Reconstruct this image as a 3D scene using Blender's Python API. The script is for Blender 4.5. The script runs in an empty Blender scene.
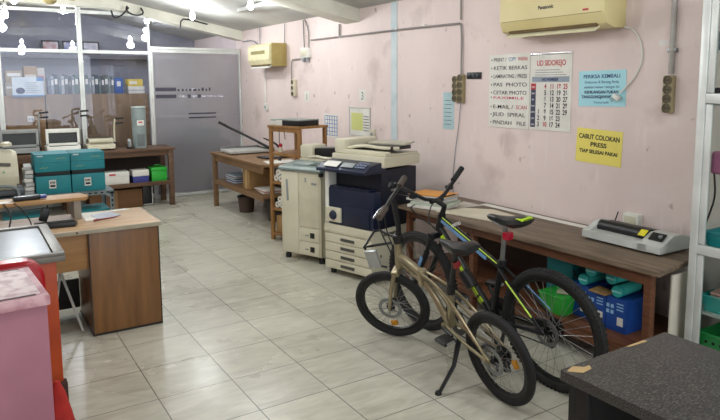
import bpy, bmesh, math, random
from mathutils import Vector, Matrix, Euler
R_ = math.radians
sc = bpy.context.scene
COL = sc.collection
random.seed(7)

# ------------------------------------------------------------------ camera
F, YAW, PIT, ROL = 635.97, .5765, .1214, -.0035
cam = bpy.data.cameras.new('camera'); co = bpy.data.objects.new('camera', cam); COL.objects.link(co)
fw = Vector((math.sin(YAW)*math.cos(PIT), math.cos(YAW)*math.cos(PIT), -math.sin(PIT)))
r0 = Vector((math.cos(YAW), -math.sin(YAW), 0)); u0 = r0.cross(fw)
rr = r0*math.cos(ROL)+u0*math.sin(ROL); uu = -r0*math.sin(ROL)+u0*math.cos(ROL)
m3 = Matrix((rr, uu, -fw)).transposed()
co.matrix_world = Matrix.Translation((-.7624, -3.2709, 1.6340)) @ m3.to_4x4()
cam.sensor_width = 36; cam.lens = F/720*36
cam.shift_x = -16.23/720; cam.shift_y = -48.23/720
cam.clip_start = .05
sc.camera = co

# ------------------------------------------------------------------ world, lights, exposure
sc.view_settings.view_transform = 'Standard'; sc.view_settings.look = 'None'
sc.view_settings.exposure = 0.55; sc.view_settings.gamma = 1
w = bpy.data.worlds.new('world'); sc.world = w; w.use_nodes = True
w.node_tree.nodes['Background'].inputs[0].default_value = (.86, .93, 1, 1)
w.node_tree.nodes['Background'].inputs[1].default_value = .45

def area(name, loc, rot, sx, sy, power, color):
    l = bpy.data.lights.new(name, 'AREA'); l.shape = 'RECTANGLE'; l.size = sx; l.size_y = sy
    l.energy = power; l.color = color
    o = bpy.data.objects.new(name, l); COL.objects.link(o); o.location = loc; o.rotation_euler = rot
    return o
# soft fill light added behind the camera, as daylight from an assumed shopfront
area('rear_fill', (0, -5.6, 1.5), (R_(90), 0, 0), 5.2, 2.4, 62, (.93, .97, 1))
# ceiling bulbs: positions (the bulbs themselves are built further down)
BULBS = [(1.76, 4.85, 2.50), (1.88, 3.22, 2.47), (-.20, 4.85, 2.57), (-.33, 4.3, 2.36),
         (.35, .6, 2.52), (.5, -1.6, 2.52), (1.2, 1.2, 2.48), (-1.6, 1.5, 2.52), (1.9, -2.6, 2.36), (.5, 6.55, 2.66), (1.6, 6.5, 2.57)]  # unseen extra bulbs added for lighting, the final pair filling the back room
BULB_W = 17.5

# ------------------------------------------------------------------ materials
def lin(c):
    if isinstance(c, str):
        c = [int(c[i:i+2], 16)/255 for i in (0, 2, 4)]
    return tuple((v/12.92 if v <= .04045 else ((v+.055)/1.055)**2.4) for v in c)+(1,)
MATS = {}
def mat(name, c, rough=.5, metal=0, c2=None, scale=8, bump=0, bscale=None, stretch=None, ior=1.45, contrast=(.35, .65), coat=0, trans=0, alpha=1):
    if name in MATS: return MATS[name]
    m = bpy.data.materials.new(name); m.use_nodes = True; nt = m.node_tree; N = nt.nodes; b = N['Principled BSDF']
    b.inputs['Base Color'].default_value = lin(c); b.inputs['Roughness'].default_value = rough
    b.inputs['Metallic'].default_value = metal; b.inputs['IOR'].default_value = ior
    b.inputs['Coat Weight'].default_value = coat; b.inputs['Transmission Weight'].default_value = trans
    b.inputs['Alpha'].default_value = alpha
    tc = N.new('ShaderNodeTexCoord'); mp = N.new('ShaderNodeMapping'); nt.links.new(tc.outputs['Object'], mp.inputs[0])
    if stretch: mp.inputs['Scale'].default_value = stretch
    nz = N.new('ShaderNodeTexNoise'); nz.inputs['Scale'].default_value = scale; nz.inputs['Detail'].default_value = 6
    nt.links.new(mp.outputs[0], nz.inputs[0])
    cr = N.new('ShaderNodeValToRGB'); cr.color_ramp.elements[0].position = contrast[0]; cr.color_ramp.elements[1].position = contrast[1]
    c2 = c2 if c2 else [v*.93 for v in ([int(c[i:i+2], 16)/255 for i in (0, 2, 4)] if isinstance(c, str) else c)]
    cr.color_ramp.elements[0].color = lin(c2); cr.color_ramp.elements[1].color = lin(c)
    nt.links.new(nz.outputs[0], cr.inputs[0]); nt.links.new(cr.outputs[0], b.inputs['Base Color'])
    if bump:
        n2 = N.new('ShaderNodeTexNoise'); n2.inputs['Scale'].default_value = bscale or scale*4; n2.inputs['Detail'].default_value = 4
        nt.links.new(mp.outputs[0], n2.inputs[0])
        bp = N.new('ShaderNodeBump'); bp.inputs['Strength'].default_value = bump; bp.inputs['Distance'].default_value = .01
        nt.links.new(n2.outputs[0], bp.inputs['Height']); nt.links.new(bp.outputs[0], b.inputs['Normal'])
    MATS[name] = m; return m

def wood(name, c, c2, axis=0, rough=.45, scale=6, metal=0):
    st = [9, 9, 9]; st[axis] = .8
    return mat(name, c, rough, c2=c2, scale=scale, stretch=st, bump=.08, contrast=(.3, .7))

def floor_mat():
    m = bpy.data.materials.new('floor_tile'); m.use_nodes = True; nt = m.node_tree; N = nt.nodes; L = nt.links; b = N['Principled BSDF']
    tc = N.new('ShaderNodeTexCoord'); sp = N.new('ShaderNodeSeparateXYZ'); L.new(tc.outputs['Object'], sp.inputs[0])
    def mth(op, a, bv=None, c=None):
        n = N.new('ShaderNodeMath'); n.operation = op
        for i, v in enumerate((a, bv, c)):
            if v is None: continue
            if isinstance(v, (int, float)): n.inputs[i].default_value = v
            else: L.new(v, n.inputs[i])
        return n.outputs[0]
    gs = []; cell = []
    for k in (0, 1):
        t = mth('DIVIDE', sp.outputs[k], .4)
        fr = mth('FRACT', t); d = mth('MINIMUM', fr, mth('SUBTRACT', 1.0, fr))
        gs.append(d); cell.append(mth('FLOOR', t))
    g = mth('MINIMUM', gs[0], gs[1])
    grout = mth('LESS_THAN', g, .0065)
    cv = N.new('ShaderNodeCombineXYZ'); L.new(cell[0], cv.inputs[0]); L.new(cell[1], cv.inputs[1])
    wn = N.new('ShaderNodeTexWhiteNoise'); L.new(cv.outputs[0], wn.inputs[0])
    # marbled veining, turned per tile
    off = N.new('ShaderNodeVectorMath'); off.operation = 'MULTIPLY_ADD'
    L.new(wn.outputs['Color'], off.inputs[0]); off.inputs[1].default_value = (9, 9, 9); L.new(tc.outputs['Object'], off.inputs[2])
    mp = N.new('ShaderNodeMapping'); mp.inputs['Scale'].default_value = (1.6, 5, 1); mp.inputs['Rotation'].default_value = (0, 0, .5); L.new(off.outputs[0], mp.inputs[0])
    nz = N.new('ShaderNodeTexNoise'); nz.inputs['Scale'].default_value = 3; nz.inputs['Detail'].default_value = 7; nz.inputs['Distortion'].default_value = .8; L.new(mp.outputs[0], nz.inputs[0])
    cr = N.new('ShaderNodeValToRGB'); cr.color_ramp.elements[0].position = .28; cr.color_ramp.elements[1].position = .72
    cr.color_ramp.elements[0].color = lin('b1ae9f'); cr.color_ramp.elements[1].color = lin('cbc8b9'); L.new(nz.outputs[0], cr.inputs[0])
    # worn dirt
    nd = N.new('ShaderNodeTexNoise'); nd.inputs['Scale'].default_value = 1.1; nd.inputs['Detail'].default_value = 5; L.new(tc.outputs['Object'], nd.inputs[0])
    cd = N.new('ShaderNodeValToRGB'); cd.color_ramp.elements[0].position = .35; cd.color_ramp.elements[1].position = .6
    cd.color_ramp.elements[0].color = (.84, .83, .81, 1); cd.color_ramp.elements[1].color = (1, 1, 1, 1); L.new(nd.outputs[0], cd.inputs[0])
    mu = N.new('ShaderNodeMix'); mu.data_type = 'RGBA'; mu.blend_type = 'MULTIPLY'; mu.inputs[0].default_value = 1
    L.new(cr.outputs[0], mu.inputs[6]); L.new(cd.outputs[0], mu.inputs[7])
    br = N.new('ShaderNodeHueSaturation'); L.new(mu.outputs[2], br.inputs['Color'])
    L.new(mth('MULTIPLY_ADD', wn.outputs['Value'], .1, .95), br.inputs['Value'])
    mx = N.new('ShaderNodeMix'); mx.data_type = 'RGBA'; L.new(grout, mx.inputs[0]); L.new(br.outputs[0], mx.inputs[6]); mx.inputs[7].default_value = lin('5c5a52')
    L.new(mx.outputs[2], b.inputs['Base Color'])
    L.new(mth('MULTIPLY_ADD', nd.outputs[0], .25, .16), b.inputs['Roughness'])
    bp = N.new('ShaderNodeBump'); bp.inputs['Strength'].default_value = .5; bp.inputs['Distance'].default_value = .002; bp.invert = True
    L.new(grout, bp.inputs['Height']); L.new(bp.outputs[0], b.inputs['Normal'])
    return m

def wall_mat():
    m = mat('pink_wall', 'dacac5', .75, c2='d0bfbb', scale=1.2, bump=.25, bscale=14)
    nt = m.node_tree; N = nt.nodes; L = nt.links; b = N['Principled BSDF']
    src = b.inputs['Base Color'].links[0].from_socket
    tc = N.new('ShaderNodeTexCoord')
    def layer(src, scale, lo, hi, col, stretch=(1, 1, 1), amt=.7):
        mp = N.new('ShaderNodeMapping'); mp.inputs['Scale'].default_value = stretch; L.new(tc.outputs['Object'], mp.inputs[0])
        nz = N.new('ShaderNodeTexNoise'); nz.inputs['Scale'].default_value = scale; nz.inputs['Detail'].default_value = 5; L.new(mp.outputs[0], nz.inputs[0])
        cr = N.new('ShaderNodeValToRGB'); cr.color_ramp.elements[0].position = lo; cr.color_ramp.elements[1].position = hi
        cr.color_ramp.elements[0].color = (0, 0, 0, 1); cr.color_ramp.elements[1].color = (amt, amt, amt, 1); L.new(nz.outputs[0], cr.inputs[0])
        mx = N.new('ShaderNodeMix'); mx.data_type = 'RGBA'; L.new(cr.outputs[0], mx.inputs[0]); L.new(src, mx.inputs[6]); mx.inputs[7].default_value = lin(col)
        return mx.outputs[2]
    s = layer(src, 2.3, .6, .72, 'ab9793', amt=.5)          # grimy patches
    s = layer(s, 9, .68, .74, '857672', amt=.7)               # scuffs
    s = layer(s, 5, .6, .75, 'ded2ce', (1, 4, .7), .6)        # paler drips
    L.new(s, b.inputs['Base Color'])
    return m

def glass_mat(name, tint, rough=.02, refl=.12):
    m = bpy.data.materials.new(name); m.use_nodes = True; nt = m.node_tree; N = nt.nodes; L = nt.links
    for n in list(N):
        if n.type != 'OUTPUT_MATERIAL': N.remove(n)
    out = [n for n in N if n.type == 'OUTPUT_MATERIAL'][0]
    t = N.new('ShaderNodeBsdfTransparent'); t.inputs[0].default_value = lin(tint)
    g = N.new('ShaderNodeBsdfGlossy'); g.inputs['Roughness'].default_value = rough; g.inputs[0].default_value = (.9, .92, 1, 1)
    lw = N.new('ShaderNodeLayerWeight'); lw.inputs[0].default_value = .5
    pw = N.new('ShaderNodeMath'); pw.operation = 'POWER'; L.new(lw.outputs['Facing'], pw.inputs[0]); pw.inputs[1].default_value = 4
    ad = N.new('ShaderNodeMath'); ad.operation = 'MULTIPLY_ADD'; ad.inputs[1].default_value = .7; ad.inputs[2].default_value = refl; L.new(pw.outputs[0], ad.inputs[0])
    mx = N.new('ShaderNodeMixShader'); L.new(ad.outputs[0], mx.inputs[0]); L.new(t.outputs[0], mx.inputs[1]); L.new(g.outputs[0], mx.inputs[2])
    L.new(mx.outputs[0], out.inputs[0]); return m

FLOOR = floor_mat(); WALL = wall_mat()
CEIL = mat('ceiling_paint', 'c9c9c2', .8, c2='a9a9a4', scale=1.5, bump=.15, bscale=9)
BEAM = mat('beam_plaster', 'd6d4c6', .8, c2='c2c0b2', scale=3, bump=.1)
ALU = mat('aluminium', 'd3d6d2', .35, .25, c2='c3c6c2', scale=5)
GLASS = glass_mat('clear_glass', 'f6f7fb', .01, .045)
CABG = glass_mat('cabinet_glass', 'f4f8f6', .02, .02)
FROST = mat('frosted_film', 'd2d0d4', .30, c2='bcbac0', scale=1.3, contrast=(.3, .7), trans=.72)
CREAM = mat('cream_plastic', 'cfcab4', .42, c2='c4bfa8', scale=3)
CREAMD = mat('dark_cream_plastic', 'b4ae98', .5)  # darker cream for the lower casing of the rack machine
WHITEP = mat('white_plastic', 'dfdfd8', .4, c2='d2d2ca', scale=4)
GREYP = mat('grey_plastic', '8b9092', .45)
BLACK = mat('black_plastic', '17181a', .38, c2='101113')
RUBBER = mat('black_rubber', '1c1d1e', .7, c2='141516', scale=30)
NAVY = mat('navy_plastic', '18223a', .35, c2='131b30', scale=4)
DARK = mat('dark_void', '0d0e10', .8)
PAPER = mat('paper', 'dcdad2', .7, c2='cfcdc5', scale=6)
STEEL = mat('steel', '9a9c9d', .32, .9, c2='85878a', scale=12)
CHROME = mat('chrome', 'c8cacc', .18, 1)
YELLAC = mat('yellowed_plastic', 'd3c692', .45, c2='c9ba82', scale=2)
TAN = mat('aged_power_strip', 'a89b79', .5, c2='8d8163', scale=14)
TEAL = mat('teal_card', '1b8088', .5, c2='166f78', scale=4)
TEALP = mat('teal_plastic', '2fa5a0', .35)
GREENP = mat('green_plastic', '2fae3a', .4, c2='279a32')
LIME = mat('neon_lime', 'b8dc2a', .4)
BLUEB = mat('blue_carton', '1d4d9c', .45, c2='173f86', scale=5)
RED = mat('red_plastic', 'b01420', .3, c2='9c101b', scale=3)
ORANGE = mat('orange_paint', 'c2501c', .4, c2='a9421a', scale=4)
PINKP = mat('pink_paint', 'a26d7c', .55, c2='95616f', scale=3, bump=.05)
SPK = mat('spoke_steel', '9a9a98', .35, .8)
GOLD = mat('champagne_gold_metal', 'a0947a', .34, .6, c2='8f8468', scale=6)
CARD = mat('cardboard', 'a58358', .8, c2='967548', scale=5)
BROWN = wood('brown_board', '94703f', '7a5b34', 2, .5, 4)
WOOD_TOP = wood('worn_brown_top', '7c6b58', '4f4236', 1, .5, 5)
WOOD_RED = wood('reddish_board', '6e442b', '4e2f1e', 1, .5, 5)
WOOD_TAB = wood('plain_table_wood', '8a6c4c', '6b5036', 0, .45, 5)
WOOD_BACK = wood('brown_table_wood', '6a4f3a', '50392a', 0, .5, 5)
SHELFW = wood('pine_shelf_wood', '9a7140', '79532c', 2, .5, 5)
LAM = wood('honey_laminate', '8a6339', '6d4a2b', 2, .35, 2.2)
LAM2 = wood('tan_laminate', 'a98352', '967046', 0, .45, 2.5)
DTOP = wood('pale_desk_top', 'b99b78', '9a7a58', 0, .45, 4)
BLKTOP = mat('worn_black_vinyl', '2c2a2a', .42, c2='5f5a54', scale=75, stretch=(1, 3.5, 3), contrast=(.34, .52), bump=.12)
GREYR = mat('grey_rack_steel', '7c8688', .45, .4, c2='6a7476', scale=9)
INKS = {k: mat('ink_'+k, c, .6) for k, c in dict(black='1d1c22', red='b8323c', blue='2f5fa8', darkblue='263f7a', pink='c9506a', white='e8e8e8', lightblue='9cc7ea', grey='77787c', navy='1d2a55', green='3c8f4a').items()}

# ------------------------------------------------------------------ mesh helpers
class MB:
    def __init__(s, T=None): s.bm = bmesh.new(); s.T = T or Matrix()
    def _x(s, vs, M): bmesh.ops.transform(s.bm, matrix=s.T @ M, verts=vs)
    def box(s, c, d, bev=0, rot=(0, 0, 0), seg=2):
        r = bmesh.ops.create_cube(s.bm, size=1); vs = r['verts']
        bmesh.ops.scale(s.bm, vec=Vector(d), verts=vs)
        if bev:
            es = list({e for v in vs for e in v.link_edges})
            rb = bmesh.ops.bevel(s.bm, geom=es, offset=min(bev, min(d)*.45), segments=seg, profile=.6, affect='EDGES')
            vs = [v for v in s.bm.verts if v.is_valid and v in set(rb['verts'])] 
            st = [vs[0]]; seen = set(st)
            while st:
                v = st.pop()
                for e in v.link_edges:
                    o = e.other_vert(v)
                    if o not in seen: seen.add(o); st.append(o)
            vs = list(seen)
        s._x(vs, Matrix.Translation(c) @ Euler(rot).to_matrix().to_4x4()); return s
    def bb(s, a, b, bev=0):   # box from corner a to corner b
        return s.box([(a[i]+b[i])/2 for i in range(3)], [abs(b[i]-a[i]) for i in range(3)], bev)
    def cyl(s, a, b, r, r2=None, seg=12, cap=True):
        a = Vector(a); b = Vector(b); d = b-a
        v = bmesh.ops.create_cone(s.bm, cap_ends=cap, segments=seg, radius1=r, radius2=r if r2 is None else r2, depth=d.length)['verts']
        s._x(v, Matrix.Translation((a+b)/2) @ d.to_track_quat('Z', 'Y').to_matrix().to_4x4()); return s
    def sph(s, c, r, sc_=(1, 1, 1), seg=16):
        v = bmesh.ops.create_uvsphere(s.bm, u_segments=seg, v_segments=max(6, seg//2), radius=r)['verts']
        s._x(v, Matrix.Translation(c) @ Matrix.Diagonal((*sc_, 1))); return s
    def tube(s, pts, r, seg=8, smooth=0):
        P = [Vector(p) for p in pts]
        for _ in range(smooth):
            Q = [P[0]]
            for i in range(len(P)-1): Q += [P[i]*.75+P[i+1]*.25, P[i]*.25+P[i+1]*.75]
            P = Q+[P[-1]]
        rs = r if isinstance(r, (list, tuple)) else None
        rings = []; up = None
        for i, p in enumerate(P):
            t = (P[min(i+1, len(P)-1)]-P[max(i-1, 0)]).normalized()
            if up is None: up = t.orthogonal().normalized()
            else: up = (up-t*up.dot(t)).normalized()
            bi = t.cross(up)
            if rs:
                f = i/(len(P)-1)*(len(rs)-1); k = min(int(f), len(rs)-2); rad = rs[k]+(rs[k+1]-rs[k])*(f-k)
            else: rad = r
            rings.append([s.bm.verts.new(s.T @ (p+(up*math.cos(a)+bi*math.sin(a))*rad)) for a in [2*math.pi*j/seg for j in range(seg)]])
        for A, B in zip(rings, rings[1:]):
            for j in range(seg): s.bm.faces.new((A[j], A[(j+1) % seg], B[(j+1) % seg], B[j]))
        s.bm.faces.new(rings[0][::-1]); s.bm.faces.new(rings[-1]); return s
    def lathe(s, prof, M=None, seg=32, closed=False):  # prof (r, z) around z
        M = s.T @ (M or Matrix()); rings = []
        for r, z in prof: rings.append([s.bm.verts.new(M @ Vector((r*math.cos(a), r*math.sin(a), z))) for a in [2*math.pi*j/seg for j in range(seg)]])
        pairs = list(zip(rings, rings[1:]))+([(rings[-1], rings[0])] if closed else [])
        for A, B in pairs:
            for j in range(seg): s.bm.faces.new((A[j], A[(j+1) % seg], B[(j+1) % seg], B[j]))
        if not closed:
            for rg in (rings[0], rings[-1]):
                try: s.bm.faces.new(rg)
                except ValueError: pass
        return s
    def prism(s, poly, z0, z1, M=None, bev=0):  # polygon xy extruded along z
        M = s.T @ (M or Matrix())
        a = [s.bm.verts.new(M @ Vector((x, y, z0))) for x, y in poly]; b = [s.bm.verts.new(M @ Vector((x, y, z1))) for x, y in poly]
        n = len(poly); fs = [s.bm.faces.new(a[::-1]), s.bm.faces.new(b)]
        for i in range(n): fs.append(s.bm.faces.new((a[i], a[(i+1) % n], b[(i+1) % n], b[i])))
        if bev: bmesh.ops.bevel(s.bm, geom=list({e for f in fs for e in f.edges}), offset=bev, segments=2, profile=.6, affect='EDGES')
        return s
    def loft(s, sections, close=True):  # list of rings with equal vertex counts
        rg = [[s.bm.verts.new(s.T @ Vector(p)) for p in ring] for ring in sections]
        for A, B in zip(rg, rg[1:]):
            n = len(A)
            for j in range(n): s.bm.faces.new((A[j], A[(j+1) % n], B[(j+1) % n], B[j]))
        if close: s.bm.faces.new(rg[0][::-1]); s.bm.faces.new(rg[-1])
        return s
    def build(s, name, m, parent=None, smooth=True, loc=None, rot=None):
        bmesh.ops.recalc_face_normals(s.bm, faces=s.bm.faces)
        me = bpy.data.meshes.new(name); s.bm.to_mesh(me); s.bm.free()
        me.materials.append(m)
        if smooth:
            me.polygons.foreach_set('use_smooth', [True]*len(me.polygons))
            try: me.set_sharp_from_angle(angle=R_(38))
            except Exception: pass
        o = bpy.data.objects.new(name, me); COL.objects.link(o)
        if parent: o.parent = parent
        if loc: o.location = loc
        if rot: o.rotation_euler = rot
        return o
def tag(o, label=None, cat=None, group=None, kind=None):
    if label: o['label'] = label
    if cat: o['category'] = cat
    if group: o['group'] = group
    if kind: o['kind'] = kind
    return o
def thing(name, label, cat, loc=(0, 0, 0), rz=0, group=None, rot=None):
    o = bpy.data.objects.new(name, None); COL.objects.link(o); o.empty_display_size = .05
    o.location = loc; o.rotation_euler = rot or (0, 0, rz)
    return tag(o, label, cat, group)
def struct(name, mb, m, parent=None):
    o = mb.build(name, m, parent, smooth=False)
    if not parent: o['kind'] = 'structure'
    return o
def copy_tree(o, parent=None):
    c = o.copy(); COL.objects.link(c); c.parent = parent
    for ch in list(o.children): copy_tree(ch, c)
    return c
def text(s, size, loc, m, parent, name='lettering', rot=(0, 0, 0), align='LEFT', sx=1, bold=0, width=None):
    cu = bpy.data.curves.new(name, 'FONT'); cu.body = s; cu.size = size; cu.align_x = align; cu.extrude = .0004; cu.offset = bold
    t = bpy.data.objects.new(name, cu); COL.objects.link(t)
    bpy.context.view_layer.update()
    me = bpy.data.meshes.new_from_object(t.evaluated_get(bpy.context.evaluated_depsgraph_get()))
    bpy.data.objects.remove(t)
    if width:
        xs = [v.co.x for v in me.vertices]; wd = max(xs)-min(xs); sx = width/wd
    for v in me.vertices: v.co.x *= sx
    me.materials.clear(); me.materials.append(m)
    o = bpy.data.objects.new(name, me); COL.objects.link(o); o.parent = parent; o.location = loc; o.rotation_euler = rot
    return o
WR = (R_(90), 0, R_(-90))      # frame for things hung on the right wall: x right, y up, z out of the wall
FR = (R_(90), 0, 0)            # frame for things facing the camera end of the room
def wallthing(name, label, cat, y, z, group=None, x=2.85): return thing(name, label, cat, (x, y, z), rot=WR, group=group)

# ================================================================== SETTING
W = 2.85; BY = 6.1
struct('floor', MB().bb((-2.6, -5.4, -.1), (W+.1, 8.4, 0)), FLOOR)
struct('wall_right', MB().bb((W, -5.4, 0), (W+.12, 8.4, 3.2)), WALL)
struct('wall_left', MB().bb((-2.72, -5.4, 0), (-2.6, 8.4, 3.2)), WALL)
BACKW = mat('back_room_wall', '84858f', .8, c2='74757f', scale=2)
struct('wall_back', MB().bb((-2.6, 8.3, 0), (W, 8.4, 3.2)), BACKW)
# sloping ceiling on the right, level on the left
mc = MB(); My = Matrix(((1, 0, 0, 0), (0, 0, 1, 0), (0, 1, 0, 0), (0, 0, 0, 1)))
mc.prism([(-2.6, 2.8), (.95, 2.8), (W, 2.43), (W, 2.53), (.95, 2.9), (-2.6, 2.9)], -5.4, 8.4, My)
struct('ceiling', mc, CEIL)
def beam(name, y0, y1, d=.14):
    m = MB().prism([(-2.6, 2.8-d), (.95, 2.8-d), (W, 2.43-d), (W, 2.43), (.95, 2.8), (-2.6, 2.8)], y0, y1, My)
    return struct(name, m, BEAM)
beam('trim_1', 5.96, 6.16, .135)
beam('trim_2', 2.6, 2.9, .14)
beam('trim_3', .2, .5, .14)
struct('trim_4', MB().bb((1.0, 3.9, 2.62), (1.5, 4.25, 2.7)).bb((2.1, 3.3, 2.5), (2.5, 4.2, 2.54)), CEIL)
STRIPE = mat('pale_blue_paint', 'c6cfd0', .7, c2='b5c2c6')
struct('trim_5', MB().bb((W-.006, 1.90, 0), (W, 2.0, 2.43)), STRIPE)
struct('baseboard_right', MB().bb((W-.014, 2.1, 0), (W, 5.98, .08)), mat('skirting', 'b59c98', .6))

# partition frames: aluminium members, thickness .05
def frame(name, x0, x1, z0, z1, rails, parent_mat=ALU):
    m = MB(); y0, y1 = 6.05, 6.10
    for x in (x0, x1): m.bb((x-.014, y0, z0), (x+.014, y1, z1), .003)
    for z in rails: m.bb((x0+.014, y0+.003, z-.022), (x1-.014, y1-.003, z+.022), .003)
    return m
def window(n, x0, x1, label):
    f = struct(f'window_{n}', frame('f', x0, x1, .0, 2.66, (.05, 2.08, 2.6)), ALU)
    for z0, z1 in ((.075, 2.055), (2.105, 2.575)):
        MB().bb((x0+.014, 6.07, z0), (x1-.014, 6.076, z1)).build('pane', GLASS, f, False)
    return f
window(1, -1.25, -.349, ''); window(2, -.320, .600, ''); window(3, .629, 1.503, '')
# fixed transom + frosted door
d = struct('door_1', frame('f', 1.532, 2.83, 0, 2.135, (.03, 2.11)), ALU)
MB().bb((1.546, 6.07, .055), (2.816, 6.078, 2.087)).build('pane', FROST, d, False)
MB().bb((1.515, 6.05, 2.135), (2.835, 6.10, 2.17)).build('transom_rail', ALU, d, False)
MB().prism([(1.565, 2.17), (2.785, 2.17), (2.785, 2.30), (1.565, 2.53)], 6.07, 6.076, My).build('transom_pane', GLASS, d, False)
MB().bb((1.62, 6.045, .1), (1.66, 6.07, .14), .005).build('lock', BLACK, d)
INKG = mat('dark_film_stripe', '3f3e4c', .4); INKW = mat('pale_film_stripe', 'b9b8c4', .4)
m = MB(); m.bb((1.57, 6.064, 1.545), (1.86, 6.069, 1.595)); m.bb((1.57, 6.064, 1.445), (1.86, 6.069, 1.495))
x = 1.88
for i in range(9):
    wd = random.choice((.02, .03, .045)); m.bb((x, 6.064, 1.545), (x+wd, 6.069, 1.545+random.choice((.03, .05)))); x += wd+.03
for xx in (2.02, 2.17): m.bb((xx, 6.064, 1.445), (xx+.05, 6.069, 1.495))
m.bb((2.03, 6.064, 1.205), (2.44, 6.069, 1.225)); m.bb((2.03, 6.064, 1.145), (2.44, 6.069, 1.165))
m.build('film_stripe', INKG, d, False)
m = MB(); x = 1.9
for i in range(12):
    wd = random.choice((.02, .04, .05)); m.bb((x, 6.0655, 1.45), (x+wd, 6.069, 1.485)); x += wd+.02
m.bb((2.08, 6.0655, 1.55), (2.15, 6.069, 1.59)); m.bb((1.57, 6.0655, 1.18), (2.78, 6.0675, 1.187))
m.build('film_stripe', INKW, d, False)

# ================================================================== BACK ROOM (seen through the glass)
c1 = tag(MB().bb((-.95, 6.16, 0), (.165, 6.5, 1.5), .004).build('storage_cupboard', BROWN), 'brown board back of cupboard behind the left glass, cartons on top', 'cupboard')
c2 = tag(MB().bb((.18, 6.16, 0), (1.49, 6.5, 1.515), .004).build('storage_cupboard', wood('brown_board_b', '846a4b', '70583c', 2, .5, 3)), 'wider brown board back of cupboard behind glass, row of binders on top', 'cupboard')
x = -.28
for i, (x0, x1, h, col, lab) in enumerate(((-.27, -.06, .17, 'a89a85', 'brown carton at left end of the cupboard top behind glass, lowest'), (-.05, .1, .38, '9d8261', 'tall plain brown carton in the middle of the cupboard top behind glass'), (.105, .19, .36, 'b9b4a8', 'narrow white carton beside tall brown carton behind glass'))):
    t = thing('carton', lab, 'box', (x0, 6.22, 1.501), group='cartons on the cupboard behind the glass')
    MB().bb((0, 0, 0), (x1-x0, .24, h), .004).build('carton_body', mat('carton_'+col, col, .8), t)
    MB().bb((.01, -.003, h*.55), (x1-x0-.01, -.0005, h*.72)).build('carton_label', mat('carton_label_%d' % i, ('dcdad0', 'c5beb0', 'b36a66')[i], .7), t, False)
t = thing('carton', 'small brown carton with white strip stacked on the lowest left carton behind glass', 'box', (-.26, 6.22, 1.672), group='cartons on the cupboard behind the glass')
MB().bb((0, 0, 0), (.19, .22, .15), .004).build('carton_body', mat('carton_top', 'a59478', .8), t); MB().bb((.02, -.003, .08), (.17, -.0005, .12)).build('carton_label', PAPER, t, False)
bcol = ['6f7888', '8f9aa6', '3c4852', '59707a', 'a3a8ac', '46525c', '2c3a44', '6b7a80', '4a6860', '2a333c', '7c868c', '39504e', '55636b', '9a9ea0', '31424a', '5c6c66', '2b3b46', '46564e', '68706a', '3a4a50']
x = .225
for i in range(20):
    wd = .033+.008*(i % 3); h = .22+.02*((i*7) % 3)
    t = thing('ring_binder', 'upright ring binder in the dark row on cupboard behind glass', 'binder', (x, 6.24, 1.516), group='binders in a row behind the glass')
    MB().bb((0, 0, 0), (wd-.004, .2, h), .002).build('cover', mat('binder_'+bcol[i], bcol[i], .5), t)
    MB().bb((.006, -.002, h*.5), (wd-.01, -.0005, h*.78)).build('spine_label', PAPER if i % 3 else GREYP, t, False)
    x += wd+.001
t = thing('ring_binder', 'bright blue folder right of the dark binder row behind glass', 'binder', (1.06, 6.24, 1.516)); MB().bb((0, 0, 0), (.11, .2, .22), .003).build('cover', mat('blue_binder', '2e5aa0', .5), t); MB().bb((.03, -.002, .1), (.08, -.0005, .17)).build('spine_label', PAPER, t, False)
t = thing('paper_stack', 'stack of white paper under yellow box behind glass', 'paper', (1.24, 6.24, 1.516)); MB().bb((0, 0, 0), (.22, .2, .1), .002).build('sheets', PAPER, t); MB().bb((0, -.002, .04), (.22, 0, .05)).build('wrapper_band', GREYP, t, False)
t = thing('yellow_box', 'yellow box on white paper stack behind glass', 'box', (1.24, 6.24, 1.617)); MB().bb((0, 0, 0), (.2, .18, .1), .003).build('box_body', mat('yellow_card', 'd9bd4a', .6), t); MB().bb((.02, -.002, .03), (.12, -.0005, .07)).build('box_label', PAPER, t, False)
# poster stuck on the inside of the glass
t = thing('poster', 'white and blue certificate sheet on the left glass pane with round emblem', 'poster', (-.2, 6.112, 1.49), rot=FR)
MB().bb((0, 0, 0), (.36, .25, .004)).build('sheet', mat('certificate_paper', 'ccd2d0', .6, c2='b9c4c8', scale=8), t, False)
MB().bb((0, 0, .0042), (.36, .02, .005)).bb((.28, .2, .0042), (.36, .25, .005)).build('blue_border', mat('poster_blue', '4f84b4', .6), t, False)
MB().lathe([(0.0, .0042), (.04, .0042), (.04, .0052), (0, .0052)], Matrix.Translation((.09, .075, 0)) @ Matrix.Diagonal((1.3, 1, 1, 1))).build('emblem', INKS['navy'], t)
m = MB()
for k in range(6): m.bb((.15, .05+.025*k, .0042), (.15+.12+.02*(k % 2), .055+.025*k, .005))
m.build('text_lines', INKS['grey'], t, False)
# framed pictures on the back room wall
PICS = [(.36, '9c5a50', 'small framed portrait with reddish print, first of three behind top glass'), (.66, '5a63a0', 'small framed portrait with blue print, middle of three behind top glass'), (.95, '8d90a0', 'small framed portrait with pale print, last of three behind top glass')]
struct('trim_6', MB().bb((-1.5, 7.95, 2.06), (2.0, 8.3, 2.12)), mat('ledge', '4c4a52', .6))
for x, col, lab in PICS:
    t = thing('picture_frame', lab, 'picture', (x, 8.1, 2.122), rot=(R_(82), 0, 0))
    MB().bb((0, 0, 0), (.26, .22, .02), .004).build('frame', BLACK, t); MB().bb((.025, .025, .0203), (.235, .195, .022)).build('print', mat('print_'+col, col, .5, c2='b9b4b8', scale=12), t, False)
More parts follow.
